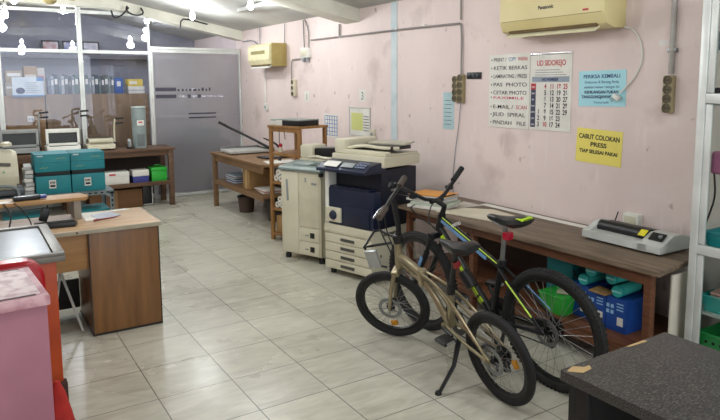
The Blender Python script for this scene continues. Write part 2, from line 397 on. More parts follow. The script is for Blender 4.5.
# shapes dimly seen behind the frosted door
t = thing('cabinet', 'dark low cabinet seen dimly through the frosted door', 'cabinet', (1.60, 6.2, 0)); MB().bb((0, 0, 0), (1.1, .5, .8), .01).build('cabinet_body', mat('dark_cabinet', '2b2e33', .5), t); MB().bb((.03, -.01, .08), (.48, 0, .74)).bb((.52, -.01, .08), (.97, 0, .74)).build('door', mat('dark_cabinet_door', '24262b', .5), t, False)
t = thing('crate', 'teal crate on dark cabinet seen dimly through the frosted door', 'crate', (2.05, 6.22, .802)); MB().bb((0, 0, 0), (.5, .3, .16), .01).build('crate_body', TEALP, t); MB().bb((-.01, -.01, .14), (.51, .31, .165), .005).build('rim', TEAL, t)

# ================================================================== CEILING BULBS
EM = bpy.data.materials.new('bulb_glow'); EM.use_nodes = True; eb = EM.node_tree.nodes['Principled BSDF']
eb.inputs['Emission Color'].default_value = (.93, .97, 1, 1); eb.inputs['Emission Strength'].default_value = 45
BL = ['bare glowing bulb near the sloping beam over the frosted door', 'bare glowing bulb at top edge of picture, left of the concrete beam', 'bare glowing bulb at top left above the glass partition, nearer one', 'bare glowing bulb at far left above glass partition, farther one']
def ceilz(x): return 2.8 if x < .95 else 2.8-(x-.95)*.37/1.9
for i, (x, y, z) in enumerate(BULBS):
    t = thing('light_bulb', BL[i] if i < 4 else 'bare ceiling bulb above the camera view, out of the photo' if i < 9 else ('unseen fill bulb added in the room behind the clear glass panes' if i == 9 else 'unseen fill bulb added in the room behind the frosted door'), 'light bulb', (x, y, z), group=None if i < 4 else 'ceiling bulbs out of view')
    MB().lathe([(0.004, -.05), (.022, -.045), (.034, -.02), (.034, 0), (.024, .03), (.015, .045)], seg=20).build('bulb_glass', EM, t)
    MB().lathe([(.015, .045), (.016, .075), (.024, .08), (.024, .105), (.01, .11)], seg=16).build('socket', WHITEP, t)
    MB().cyl((0, 0, .11), (0, 0, max(ceilz(x)-z, .12)), .005, seg=6).build('cord', BLACK, t)
    l = bpy.data.lights.new('bulb_light', 'POINT'); l.energy = BULB_W; l.shadow_soft_size = .06; l.color = (.95, .98, 1)
    lo = bpy.data.objects.new('bulb_light', l); COL.objects.link(lo); lo.location = (0, 0, -.12); lo.parent = t
# ceiling cables at the partition
m = MB(); m.tube([(1.0, 5.9, 2.62), (1.02, 5.88, 2.52), (1.12, 5.88, 2.55), (1.22, 5.88, 2.67)], .012, smooth=2)
m.tube([(1.2, 5.88, 2.69), (1.18, 5.87, 2.62), (1.3, 5.86, 2.56), (1.42, 5.88, 2.6), (1.38, 5.9, 2.68)], .012, smooth=2)
tag(m.build('ceiling_cable', BLACK), 'loose black cable loops hanging at the beam over the partition', 'cable')
tag(MB().tube([(2.3, 5.9, 2.50), (2.05, 5.9, 2.555), (1.93, 5.93, 2.56), (1.92, 5.945, 2.42)], .01, smooth=1).build('ceiling_cable', BLACK), 'thin black cable running down the sloping beam beside a bulb', 'cable')
FANW = mat('fan_bronze', 'b0a070', .4, .4)
t = thing('ceiling_fan', 'small bronze ceiling fitting with drooping arms above the partition', 'ceiling fitting', (.1, 4.4, 2.79))
MB().lathe([(.05, 0), (.05, -.03), (.02, -.05), (.02, -.2), (.07, -.22), (.07, -.27), (.03, -.3)], seg=20).build('hub', FANW, t)
for a in range(3):
    Tm = Matrix.Rotation(R_(120*a+200), 4, 'Z')
    MB(Tm).box((.17, 0, -.25), (.22, .05, .012), .004, rot=(0, .15, 0)).build('arm', FANW, t)

# ================================================================== RIGHT WALL FITTINGS
# conduit
def wpt(y, z, o=.02): return (W-o, y, z)
PIPE = mat('grey_conduit', '8d8784', .5)
t = tag(MB().tube([wpt(3.68, 2.165), wpt(.96, 2.150), wpt(.92, 2.12), wpt(.92, 1.705)], .009, smooth=1).build('conduit', PIPE), 'long grey conduit across the pink wall, turning down to the double power strip', 'conduit')
for y in (3.0, 2.4, 1.9, 1.45): MB().box(wpt(y, 2.16, .012), (.02, .03, .03), .003).build('clip', WHITEP, t)
tag(MB().tube([wpt(.935, 2.4), wpt(.935, 2.17)], .008).build('conduit', PIPE), 'short grey conduit from the ceiling to the corner of the long conduit', 'conduit')
t = tag(MB().tube([wpt(-1.0, 2.42), wpt(-1.0, 1.69)], .016, seg=10).build('conduit', mat('pale_conduit', 'aaa59f', .5)), 'thick grey conduit from ceiling down to the tan power strip at right', 'conduit')
MB().box(wpt(-1.0, 1.83, .012), (.024, .06, .025), .003).build('clip', STEEL, t)
tag(MB().tube([wpt(4.25, 1.7), wpt(4.24, 1.93), wpt(4.2, 1.95), wpt(4.0, 1.95)], .009, smooth=1).build('conduit', PIPE), 'short grey conduit above the small far power strip', 'conduit')
tag(MB().tube([wpt(3.0, 2.17), wpt(3.0, 2.3)], .012).build('conduit', PIPE), 'short grey conduit dropping from beam to the long conduit', 'conduit')
tag(MB().tube([wpt(3.87, 2.08), wpt(3.89, 2.42)], .008).tube([wpt(3.75, 2.08), wpt(3.75, 2.3), wpt(3.85, 2.42)], .008, smooth=1).build('conduit', PIPE), 'two thin wires rising from the junction box to the ceiling', 'wire')
t = thing('junction_box', 'white junction box on the pink wall beside the beam end', 'junction box', wpt(3.93, 1.96, 0), rot=WR)
MB().bb((0, 0, 0), (.2, .12, .05), .006).build('box_body', WHITEP, t); MB().bb((.01, .015, .05), (.19, .105, .056), .003).build('cover', CREAM, t)
for xx in (.05, .15): MB().bb((xx-.02, -.05, .01), (xx+.02, 0, .04), .004).build('gland', GREYP, t)
def power_strip(label, y, z, n, h, m=TAN, wd=.075, rz=0):
    t = wallthing('power_strip', label, 'power strip', y, z); t.rotation_euler = WR
    MB().bb((-wd/2, -h, 0), (wd/2, 0, .04), .008).build('strip_body', m, t)
    for k in range(n):
        cy = -h*(k+.5)/n
        o = MB().lathe([(.028, .038), (.028, .046), (.023, .046), (.021, .0405), (0.001, .0405)], Matrix.Translation((0, cy, 0)), seg=20).build('socket', mat('socket_dark', '5d543d', .5), t)
        MB().cyl((-.009, cy, .0402), (-.009, cy, .0425), .004, seg=8).cyl((.009, cy, .0402), (.009, cy, .0425), .004, seg=8).build('socket_hole', DARK, o)
    return t
power_strip('tan four-socket power strip under the thick conduit at right', -.995, 1.68, 4, .225, wd=.065)
power_strip('tan four-socket power strip, left one of the pair in mid wall', .985, 1.70, 4, .22, wd=.062)
power_strip('tan four-socket power strip, right one of the pair in mid wall', .915, 1.715, 4, .24, m=mat('aged_strip_dark', '978a66', .5), wd=.062)
power_strip('small cream power strip on far wall beside the small air conditioner', 4.19, 1.70, 3, .22, m=mat('aged_strip_cream', 'c9c0a8', .5), wd=.12)
tag(MB().tube([wpt(.93, 1.48, .015), wpt(.95, 1.3, .012), wpt(1.0, 1.05, .01), wpt(1.03, .8, .01), wpt(1.02, .68, .01)], .004, seg=6, smooth=2).build('power_cable', GREYP), 'thin grey cable hanging from the paired power strips to the worktable', 'cable')
# black switch plate
t = wallthing('switch_plate', 'small black plate with three buttons beside the paired power strips', 'switch plate', .86, 1.675); MB().bb((0, 0, 0), (.175, .055, .012), .003).build('plate', BLACK, t)
for k in range(3): MB().bb((.02+.05*k, .015, .012), (.05+.05*k, .04, .016), .002).build('button', mat('plate_button', '2f3338', .4), t)
t = wallthing('wall_socket', 'small cream wall socket right of the green-printed notice', 'socket', 2.385, 1.06); MB().bb((0, 0, 0), (.09, .1, .02), .004).build('plate', CREAM, t); MB().cyl((.045, .05, .02), (.045, .05, .024), .022, seg=16).build('outlet', GREYP, t)
t = wallthing('wall_socket', 'white surface socket box behind the laminator', 'socket', -.735, .70); MB().bb((0, 0, 0), (.11, .1, .05), .006).build('box_body', WHITEP, t); MB().bb((.012, .015, .05), (.098, .085, .054), .003).build('plate', CREAM, t)
for y, z, nm in ((3.86, 1.42, '1'), (2.55, 1.45, '3')):
    t = wallthing('number_card', 'small white card reading %s taped to the far wall, %s' % (nm, 'above the blue-gridded chart' if nm == '1' else 'above the green-printed notice'), 'card', y+.07, z); MB().bb((0, 0, 0), (.14, .13, .002)).build('card', PAPER, t, False); text(nm, .12, (.07, .02, .0025), INKS['grey'], t, align='CENTER')
t = wallthing('paper_notice', 'pale blue paper sheet hung under the paired power strips', 'notice', 1.18, 1.235); MB().bb((0, 0, 0), (.15, .325, .003)).build('sheet', mat('pale_blue_sheet', 'a9c3c6', .6, c2='9ab4b8', scale=6), t, False)
m = MB(); [m.bb((.02, .04+.035*k, .003), (.11+.01*(k % 2), .047+.035*k, .0036)) for k in range(7)]; m.build('text_lines', INKS['grey'], t, False)
t = wallthing('paper_notice', 'framed white notice with green-yellow printed block on far wall', 'notice', 2.81, 1.085); MB().bb((0, 0, 0), (.41, .29, .004)).build('sheet', PAPER, t, False)
MB().bb((.03, .05, .004), (.27, .24, .005)).build('printed_block', mat('greenish_print', 'b9bf6a', .6, c2='c9c98a', scale=20, stretch=(1, 12, 1)), t, False)
m = MB(); [m.bb((.28, .05+.03*k, .004), (.39, .06+.03*k, .005)) for k in range(6)]; m.build('text_lines', INKS['grey'], t, False)
m = MB(); m.bb((-.01, -.01, 0), (0, .3, .01)).bb((.41, -.01, 0), (.42, .3, .01)).bb((0, -.01, 0), (.41, 0, .01)).bb((0, .29, 0), (.41, .3, .01)); m.build('frame', mat('pale_frame', 'b8b8b4', .5), t, False)
t = wallthing('wall_chart', 'white chart with blue grid partly behind the wooden shelf unit', 'chart', 3.42, 1.02); MB().bb((0, 0, 0), (.33, .27, .003)).build('sheet', PAPER, t, False)
m = MB(); [m.bb((.02+.058*k, .02, .003), (.03+.058*k, .25, .004)) for k in range(6)]; [m.bb((.02, .02+.045*k, .003), (.32, .026+.045*k, .0042)) for k in range(6)]; m.build('grid_lines', INKS['blue'], t, False)
t = wallthing('tape_scrap', 'small scrap of white tape on the wall left of the thick conduit', 'tape', -.90, 1.86); MB().bb((0, 0, 0), (.07, .035, .001)).build('tape_piece', mat('pale_tape', 'e2dcd9', .6), t, False)
# ---- service list board
t = wallthing('service_list', 'white board listing print and copy services left of the calendar', 'poster', .592, 1.288)
MB().bb((0, 0, 0), (.44, .575, .005), .001).build('board', PAPER, t, False)
rows = [(('PRINT / ', 'black'), ('COPY ', 'blue'), ('WARNA', 'red')), (('KETIK BERKAS', 'black'),), (('LAMINATING / PRESS', 'black'),), (('PAS  PHOTO', 'black'),), (('CETAK PHOTO', 'black'),), (('FAXIMILE', 'pink'),), (('E-MAIL / ', 'black'), ('SCAN', 'red')), (('JILID  SPIRAL', 'black'),), (('PINDAH   FILE', 'black'),)]
ys = [.52, .455, .39, .325, .262, .225, .15, .09, .025]
for row, yy in zip(rows, ys):
    tot = sum(len(a) for a, b in row); xx = .05
    MB().lathe([(.001, .0052), (.006, .0052), (.006, .006), (.001, .006)], Matrix.Translation((.03, yy+.013, 0)), seg=10).build('bullet', INKS['black'], t)
    for s_, c in row:
        wd = .37*len(s_)/tot; sw = s_.strip(); tw = .37*len(sw)/tot
        text(sw, .030 if sw == 'FAXIMILE' else .042, (xx, yy, .0055), INKS[c], t, width=tw*(.9 if sw == 'FAXIMILE' else .97), bold=.0002); xx += wd
# ---- calendar
t = wallthing('wall_calendar', 'white wall calendar with red heading and number grid on the pink wall', 'calendar', .145, 1.29)
MB().bb((0, 0, 0), (.39, .56, .006), .001).build('page', PAPER, t, False)
MB().bb((0, .553, .004), (.39, .567, .01), .002).build('binding_strip', CHROME, t)
text('UD SIDOREJO', .055, (.2, .475, .0065), INKS['red'], t, align='CENTER', width=.27, bold=.001)
MB().bb((.02, .355, .0062), (.37, .395, .007)).build('heading_band', mat('calendar_band', '8f9aa6', .5), t, False)
text('NOVEMBER', .03, (.195, .364, .0075), INKS['navy'], t, align='CENTER', bold=.0008)
m = MB(); [m.bb((.05, .405+.018*k, .0062), (.34-.03*k, .409+.018*k, .007)) for k in range(3)]; m.build('text_lines', INKS['grey'], t, False)
MB().bb((.012, .02, .0062), (.06, .345, .007)).build('weekday_column', mat('calendar_dark', '3a3d55', .5), t, False)
MB().bb((.012, .3, .0072), (.06, .345, .0078)).build('sunday_cell', INKS['red'], t, False)
for k, dn in enumerate(('MIN', 'SEN', 'SEL', 'RAB', 'KAM', 'JUM', 'SAB')): text(dn, .018, (.036, .312-.0465*k, .008), INKS['white'], t, 'weekday_name', align='CENTER')
nums = [['', '4', '11', '18', '25'], ['', '5', '12', '19', '26'], ['', '6', '13', '20', '27'], ['', '7', '14', '21', '28'], ['1', '8', '15', '22', '29'], ['2', '9', '16', '23', ''], ['3', '10', '17', '24', '']]
for r_i, row in enumerate(nums):
    for c_i, s_ in enumerate(row):
        if s_: text(s_, .05, (.09+.062*c_i, .307-.0465*r_i, .0065), INKS['red'] if (r_i == 0 or s_ == '10') else INKS['black'], t, name='date_number', align='CENTER', sx=.8, bold=.0012)
# ---- blue and yellow notices
BLUEN = mat('cyan_notice', 'a7d8e0', .6, c2='9dd0da', scale=3); YELN = mat('yellow_notice', 'e3d66e', .6, c2='dccd62', scale=3)
t = wallthing('paper_notice', 'light blue notice headed PERIKSA KEMBALI under the air conditioner', 'notice', -.31, 1.477); t.rotation_euler = (R_(90), R_(-1), R_(-90))
MB().bb((0, 0, 0), (.375, .24, .003)).build('sheet', BLUEN, t, False)
for s_, yy, sz, wd, c, b_ in (('PERIKSA KEMBALI', .19, .034, .29, 'darkblue', .0006), ('Dokumen & Barang Anda', .155, .026, .27, 'darkblue', 0), ('sebelum keluar ruangan ini', .122, .026, .28, 'darkblue', 0), ('KEHILANGAN BUKAN', .087, .027, .27, 'navy', .001), ('TANGGUNGJAWAB KAMI', .055, .027, .31, 'navy', .001), ('Terima kasih', .02, .022, .12, 'darkblue', 0)):
    text(s_, sz, (.185 if 'TANG' not in s_ else .18, yy, .0033), INKS[c], t, align='CENTER', width=wd, bold=b_)
t = wallthing('paper_notice', 'yellow notice reading CABUT COLOKAN PRESS on the pink wall', 'notice', -.298, 1.095); t.rotation_euler = (R_(90), R_(2), R_(-90))
MB().bb((0, 0, 0), (.37, .235, .003)).build('sheet', YELN, t, False)
for s_, yy, sz, wd in (('CABUT COLOKAN', .165, .045, .33), ('PRESS', .115, .042, .13), ('TIAP SELESAI PAKAI', .068, .034, .31)):
    text(s_, sz, (.185, yy, .0033), INKS['black'], t, align='CENTER', width=wd, bold=.0012)
# ---- big air conditioner
def aircon(label, y0, y1, z0, z1, dep, m, grp=None, small=False):
    L = y0-y1; H = z1-z0
    t = thing('air_conditioner', label, 'air conditioner', (W, y0, z0), rot=WR)
    b = MB()
    poly = [(0, .02*H), (.0, H), (dep*.85, H), (dep, H*.86), (dep, H*.3), (dep*.86, H*.08), (dep*.5, 0)]
    Mx = Matrix(((0, 0, 1, 0), (0, 1, 0, 0), (1, 0, 0, 0), (0, 0, 0, 1)))
    b.prism(poly, 0, L, Mx, bev=.006); b.build('casing', m, t)
    MB().box((L*.5, H*.02, dep*.78), (L*.84, .012, dep*.42), .004, rot=(R_(30), 0, 0)).build('air_vane', mat('vane_plastic', 'e6e0bd', .4) if not small else WHITEP, t)
    MB().box((L*.5, H*.10, dep*.78), (L*.84, .02, dep*.26), rot=(R_(28), 0, 0)).build('outlet_slot', mat('outlet_brown', '6d5a3c', .7), t)
    return t, L, H
t, L_, H_ = aircon('large yellowed wall air conditioner above the notices', .26, -.66, 1.985, 2.30, .22, YELLAC)
MB().bb((.02, H_*.30, .2202), (L_-.02, H_*.312, .2215)).build('panel_seam', mat('seam_brown', '8f8154', .6), t, False)
text('Panasonic', .035, (L_*.48, H_*.50, .2205), INKS['black'], t, align='CENTER', bold=.001)
MB().bb((L_*.82, H_*.36, .2203), (L_*.87, H_*.40, .2212)).build('red_mark', INKS['red'], t, False)
t, L_, H_ = aircon('small cream air conditioner on far wall near the frosted door', 5.17, 4.44, 1.87, 2.17, .24, mat('cream_ac', 'd8cfa6', .45), small=True)
MB().bb((.12, H_*.55, .2402), (L_*.8, H_*.7, .2425)).build('grille', mat('grille_olive', '8d8450', .6), t, False)
MB().bb((L_, .0, .0), (L_+.02, H_, .21), .004).build('side_cover', mat('side_tan', 'a8955a', .6), t)
# AC cord and plug
t = tag(MB().tube([wpt(-.67, 1.99, .03), wpt(-.72, 1.98, .015), wpt(-.78, 1.9, .01), wpt(-.80, 1.78, .008), wpt(-.75, 1.67, .008), wpt(-.68, 1.6, .012), wpt(-.65, 1.57, .02)], .006, seg=8, smooth=3).build('plug_cord', PAPER), 'pale cord curling from the large air conditioner to a plug over the blue notice', 'cord')
MB().box(wpt(-.635, 1.545, .03), (.035, .05, .03), .006, rot=(.6, 0, 0)).build('plug', WHITEP, t); MB().cyl(wpt(-.615, 1.53, .03), wpt(-.595, 1.515, .03), .003, seg=6).cyl(wpt(-.605, 1.54, .03), wpt(-.585, 1.525, .03), .003, seg=6).build('prong', STEEL, t)
tag(MB().tube([wpt(5.1, 1.85), wpt(5.1, 1.5), wpt(5.1, 1.36)], .008).build('power_cable', WHITEP), 'white cable dropping from the small far air conditioner', 'cable')
tag(MB().tube([wpt(5.9, 2.27), wpt(5.5, 2.27), wpt(5.3, 2.18)], .008, smooth=1).tube([wpt(5.25, 2.42), wpt(5.25, 2.18)], .006).tube([wpt(4.42, 2.42), wpt(4.45, 2.1)], .006).build('power_cable', GREYP), 'thin grey wires on the far wall above the small air conditioner', 'cable')
t = wallthing('wall_socket', 'small white socket on the white cable under the far air conditioner', 'socket', 5.15, 1.27); MB().bb((0, 0, 0), (.1, .1, .03), .005).build('plate', WHITEP, t); MB().cyl((.05, .05, .03), (.05, .05, .034), .022, seg=14).build('outlet', GREYP, t)

# ================================================================== LONG WALL WORKTABLE
TX = 2.22; TH = .655
t = thing('worktable', 'long worn brown wooden worktable against the pink wall behind the bicycles', 'table', (0, 0, 0))
MB().prism([(2.17, .92), (TX, -1.38), (2.63, -1.32), (2.845, -1.22), (2.845, .92)], TH-.028, TH, bev=.004).build('tabletop', WOOD_TOP, t)
MB().bb((TX+.025, -1.32, TH-.095), (TX+.05, .88, TH-.028), .002).build('apron', WOOD_RED, t)
MB().bb((TX+.03, -1.27, .165), (2.83, .88, .19), .002).build('lower_shelf', WOOD_RED, t)
MB().bb((TX+.02, -1.27, .11), (TX+.045, .86, .165), .002).build('shelf_rail', WOOD_RED, t)
for x, y in ((TX+.045, -1.3), (TX+.03, .86), (TX+.045, .1), (2.78, -.95), (2.8, .86)): MB().bb((x-.022, y-.022, 0), (x+.022, y+.022, TH-.028), .003).build('leg', WOOD_RED, t)
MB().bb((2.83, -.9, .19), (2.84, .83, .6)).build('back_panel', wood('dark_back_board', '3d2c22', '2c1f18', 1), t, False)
# laminator
t = thing('laminator', 'grey laminating machine with black roller on the worktable by the wall', 'laminator', (2.5, -.655, TH+.001), R_(-91))
# local x = toward camera along table, y = toward the wall
Mp = Matrix(((0, 0, 1, 0), (1, 0, 0, 0), (0, 1, 0, 0), (0, 0, 0, 1)))
LG = mat('laminator_grey', 'bcbfba', .4, c2='b0b3ae', scale=4)
side = [(0, .012), (0, .055), (.05, .062), (.12, .105), (.2, .105), (.28, .085), (.3, .06), (.3, .012)]
body = [(0, .012), (0, .055), (.28, .062), (.3, .05), (.3, .012)]
m = MB(); m.prism(body, .04, .46, Mp); m.prism(side, 0, .045, Mp, bev=.004); m.prism(side, .40, .55, Mp, bev=.004); m.build('housing', LG, t)
m = MB().cyl((.046, .13, .073), (.40, .13, .073), .042, seg=20); m.bb((.046, .1, .06), (.40, .23, .1), .006); m.build('roller_cover', BLACK, t)
MB().box((.385, .075, .1), (.045, .05, .004), .001, rot=(.62, 0, 0)).build('sticker', mat('warning_yellow', 'd8cc30', .5), t)
MB().box((.475, .083, .091), (.09, .06, .004), .001, rot=(.62, 0, 0)).build('control_panel', BLACK, t)
MB().cyl((.495, .085, .09), (.495, .081, .1), .012, seg=14).build('knob', GREYP, t)
for xx in (.03, .52):
    for yy in (.03, .27): MB().cyl((xx, yy, 0), (xx, yy, .013), .014, seg=10).build('foot', RUBBER, t)
lc = (MB().tube([(2.77, -1.21, TH+.07), (2.80, -1.225, TH+.06), (2.82, -1.235, TH+.09)], .004, seg=6).tube([(2.8, -.70, .8), (2.79, -.68, .72), (2.78, -.62, .668)], .004, seg=6).build('power_cord', BLACK)); lc.parent = t; lc.matrix_parent_inverse = (Matrix.Translation((2.5, -.655, TH+.001)) @ Matrix.Rotation(R_(-91), 4, 'Z')).inverted()
# sheets and boards lying on the worktable
def sheet(label, pts, z, m=PAPER, name='paper_sheet', cat='paper', h=.003):
    return tag(MB().prism(pts, z, z+h).build(name, m, smooth=False), label, cat)
sheet('white board sheet lying on the worktable behind the bicycle saddle', [(2.25, .52), (2.36, .02), (2.62, -.02), (2.66, .32), (2.52, .50)], TH+.001, mat('board_sheet', 'd5cdb8', .6), 'paper_board', 'board', .006)
sheet('long narrow white strip lying along the wall side of the worktable', [(2.73, .55), (2.73, -.62), (2.80, -.62), (2.80, .55)], TH+.001, PAPER, 'paper_strip')
sheet('pale sheet at the far end of worktable by the wall', [(2.46, .62), (2.5, .53), (2.71, .50), (2.71, .72)], TH+.001, mat('pale_sheet', 'c9c2b6', .7))
# paper pile and envelope beside copier
t = thing('paper_pile', 'uneven pile of papers at the far end of worktable beside the copier', 'paper', (2.36, .70, TH+.001), R_(-72))
for k, (dx, dy, a) in enumerate(((0, 0, 0), (.02, .01, .1), (-.02, .015, -.08), (.01, 0, .05))): MB().box((dx, dy, .0125+.025*k), (.32, .26, .0245), .003, rot=(0, 0, a)).build('paper_bundle', (PAPER, mat('greenish_paper', 'b8c4b4', .6), PAPER, mat('grey_paper', 'b3b5b4', .6))[k], t)
tag(MB().prism([(-.17, -.1), (.16, -.12), (.19, .07), (-.12, .13)], 0, .012, bev=.003).build('envelope', mat('orange_envelope', 'd89a4a', .6, c2='cf8d3e'), loc=(2.36, .70, TH+.103), rot=(0, 0, R_(-60))), 'orange-brown envelope lying on the pile of papers', 'envelope')

# things under the worktable (on the lower shelf)
SH = .191
t = thing('storage_bin', 'teal plastic bin under the worktable with pink cloth on top', 'bin', (2.47, -.40, SH), 0)
m = MB(); m.bb((0, -.22, 0), (.34, 0, .32), .012); m.build('bin_body', mat('teal_bin', '128087', .45), t); MB().bb((-.012, -.23, .30), (.352, .012, .325), .008).build('rim', TEALP, t)
m = MB(); m.sph((0, 0, 0), .1, (1.2, 1.0, .28), 20)
for v in m.bm.verts: v.co.z += .014*math.sin(v.co.x*60)+.01*math.cos(v.co.y*55)
tag(m.build('cloth', mat('magenta_cloth', 'a3265c', .8, c2='8c1d4d'), loc=(2.60, -.50, SH+.330+.036)), 'magenta cloth heaped on the teal bin under the worktable', 'cloth')
t = thing('storage_basket', 'green plastic basket under the worktable beside the blue cartons', 'basket', (2.28, -.53, SH), 0)
m = MB(); sec = []
for z, e in ((0, -.01), (.12, .012)): sec.append([(-e, e, z), (.13+e, e, z), (.13+e, -.18-e, z), (-e, -.18-e, z)])
m.loft(sec); m.build('basket_body', GREENP, t); MB().tube([(-.012, .012, .12), (.142, .012, .12), (.142, -.192, .12), (-.012, -.192, .12), (-.012, .012, .12)], .006).build('rim', GREENP, t)
sheet('small pale paper scrap stuck up from the green basket', [(2.31, -.63), (2.35, -.69), (2.40, -.66), (2.37, -.60)], SH+.127, mat('scrap_paper', 'b9b49a', .7), 'paper_scrap', h=.012)
labs = ['blue carton with small white symbols on the lower shelf, right end', 'blue carton with white label on the lower shelf, middle one', 'blue carton with white marks on the lower shelf, beside the green basket']
for i, (y, x, h) in enumerate(((-1.10, 2.36, .20), (-.96, 2.36, .19), (-.82, 2.38, .21))):
    t = thing('carton', labs[i], 'box', (x, y, SH), group='blue cartons under the worktable')
    MB().bb((0, 0, 0), (.24, .135, h), .003).build('carton_body', BLUEB, t)
    MB().bb((-.0012, .02, .04), (-.0003, .06, .09)).build('carton_label', PAPER, t, False)
    m = MB()
    for a in range(2):
        for b_ in range(2): m.bb((-.0012, .085+.03*a, .1+.035*b_), (-.0003, .105+.03*a, .122+.035*b_))
    m.build('carton_symbol', INKS['lightblue'], t, False)
    m = MB(); [m.bb((-.0012, .02, .13+.018*k), (-.0003, .065, .137+.018*k)) for k in range(3)]; m.build('text_lines', INKS['lightblue'], t, False)
TR = mat('teal_bottle', '3fb6ae', .35)
rl = ['teal capped roll lying on blue cartons, front left of the group', 'teal capped roll lying on blue cartons, leaning back behind the front left one', 'teal capped roll lying on the right-hand blue carton, lower', 'teal capped roll lying above the right-hand blue carton, upper']
for i, (x, y, z, yw) in enumerate(((2.40, -.79, SH+.25, 0), (2.40, -.84, SH+.317, .08), (2.40, -1.03, SH+.24, .05), (2.40, -.99, SH+.308, -.08))):
    t = thing('roll', rl[i], 'roll', (x, y, z), yw)
    MB().cyl((-.03, 0, 0), (.16, 0, 0), .034, seg=20).build('tube', TR, t)
    MB().lathe([(.001, 0), (.030, 0), (.036, .006), (.036, .03), (.001, .03)], Matrix.Translation((-.045, 0, 0)) @ Matrix.Rotation(R_(90), 4, 'Y')).build('cap', TEALP, t)
    MB().bb((-.048, -.03, -.004), (-.044, .03, .004), .001).build('cap_ridge', mat('pale_teal', '9fdcd6', .4), t)
tag(MB().prism([(0, 0), (.1, -.02), (.16, .05), (.05, .09)], 0, .006).build('cardboard_flap', CARD, loc=(2.31, -.87, SH+.212), rot=(R_(8), R_(6), R_(-60)), smooth=False), 'torn brown cardboard flap lying on the blue cartons', 'cardboard')
tag(MB().tube([(2.44, -.645, SH+.26), (2.42, -.68, SH+.235), (2.42, -.71, SH+.217)], .005, smooth=2).build('loose_cable', BLACK), 'thin black cable draped over the cartons under the worktable', 'cable')

t = thing('leaning_board', 'pale cream board standing between the worktable leg and the glass cabinet', 'board', (2.40, -1.345, 0))
MB().bb((0, 0, 0), (.20, .012, .6), .002).build('board_panel', mat('cream_board', 'c9c3b4', .6), t)
MB().bb((.2, -.002, 0), (.24, .014, .6), .003).build('board_edge', mat('grey_edge', '8f8b80', .6), t)

# ================================================================== BLACK TABLE (front right)
bx0, by1, bh = .745, -2.0, .75
t = thing('black_table', 'black worn low table in the right foreground with scuffed top', 'table', (bx0, by1, 0))
Lx, Ly = .55, 1.15
MB().bb((0, -Ly, bh-.035), (Lx, 0, bh), .003).build('tabletop', BLKTOP, t)
BK = mat('black_laminate', '1d1b1b', .5, c2='151414')
MB().bb((.02, -.045, 0), (.045, -.02, bh-.035)).bb((.02, -.09, 0), (.045, -.045, bh-.035), .002).build('leg', BK, t)
MB().bb((.02, -Ly+.03, 0), (.07, -Ly+.08, bh-.035), .002).build('leg', BK, t)
MB().bb((.045, -.04, .02), (Lx-.02, -.02, bh-.035), .002).build('end_panel', BK, t)
MB().bb((Lx-.04, -Ly+.02, .02), (Lx-.02, -.045, bh-.035), .002).build('back_panel', BK, t)
MB().prism([(.006, -.02), (.05, -.006), (.075, -.03), (.1, -.03), (.085, -.05), (.04, -.055)], bh+.0002, bh+.001).build('chipped_veneer', mat('bare_chip', 'b79a6c', .7), t, False)
MB().prism([(.32, -.004), (.42, -.004), (.42, -.018), (.33, -.012)], bh+.0002, bh+.001).build('chipped_veneer', MATS['bare_chip'], t, False)
MB().bb((.0185, -.075, .30), (.0198, -.062, .55)).build('chipped_veneer', MATS['bare_chip'], t, False)

# ================================================================== GLASS DISPLAY CABINET (right edge)
CX = 2.45
t = thing('display_cabinet', 'aluminium framed glass display cabinet at the right edge beside the worktable', 'cabinet', (0, 0, 0))
cy0 = -1.398; cy1 = -2.5; cxb = 2.84; ch = 2.12
m = MB()
for x in (CX, cxb-.04):
    for y in (cy0, cy1+.04): m.bb((x, y-.04, 0), (x+.04, y, ch), .003)
for z in (0.02, .735, 1.53, ch-.04):
    m.bb((CX+.002, cy1+.04, z), (CX+.03, cy0-.04, z+.05), .003); m.bb((CX+.04, cy0-.03, z), (cxb-.04, cy0-.005, z+.05), .003)
m.build('frame', ALU, t)
m = MB()
for y0, y1 in ((cy0-.042, cy0-.075), (-1.96, -1.99)):
    for z0, z1 in ((.075, .73), (.79, 1.525), (1.585, 2.07)): MB().bb((CX+.008, y1, z0), (CX+.024, y0, z1), .002).build('door_stile', ALU, t)
for z0, z1 in ((.07, .735), (.785, 1.53), (1.58, 2.08)): MB().bb((CX+.013, cy1+.05, z0), (CX+.017, cy0-.04, z1)).build('front_pane', CABG, t, False)
MB().bb((CX+.04, cy0-.02, .07), (cxb-.04, cy0-.014, .735)).build('side_pane', CABG, t, False)
MB().bb((CX+.04, cy0-.02, .785), (cxb-.04, cy0-.014, 1.53)).bb((CX+.04, cy0-.02, 1.58), (cxb-.04, cy0-.014, 2.08)).build('side_pane', CABG, t, False)
SHP = mat('cabinet_shelf', 'b9bab6', .4)
shz = (.10, .42, .775, 1.53, 1.80)
for z in shz: MB().bb((CX+.032, cy1+.045, z-.012), (cxb-.005, cy0-.035, z)).build('shelf', SHP, t, False)
MB().bb((cxb-.008, cy1+.04, .05), (cxb-.002, cy0-.04, ch-.05)).build('back_panel', mat('cabinet_back', 'b5aea9', .6), t, False)
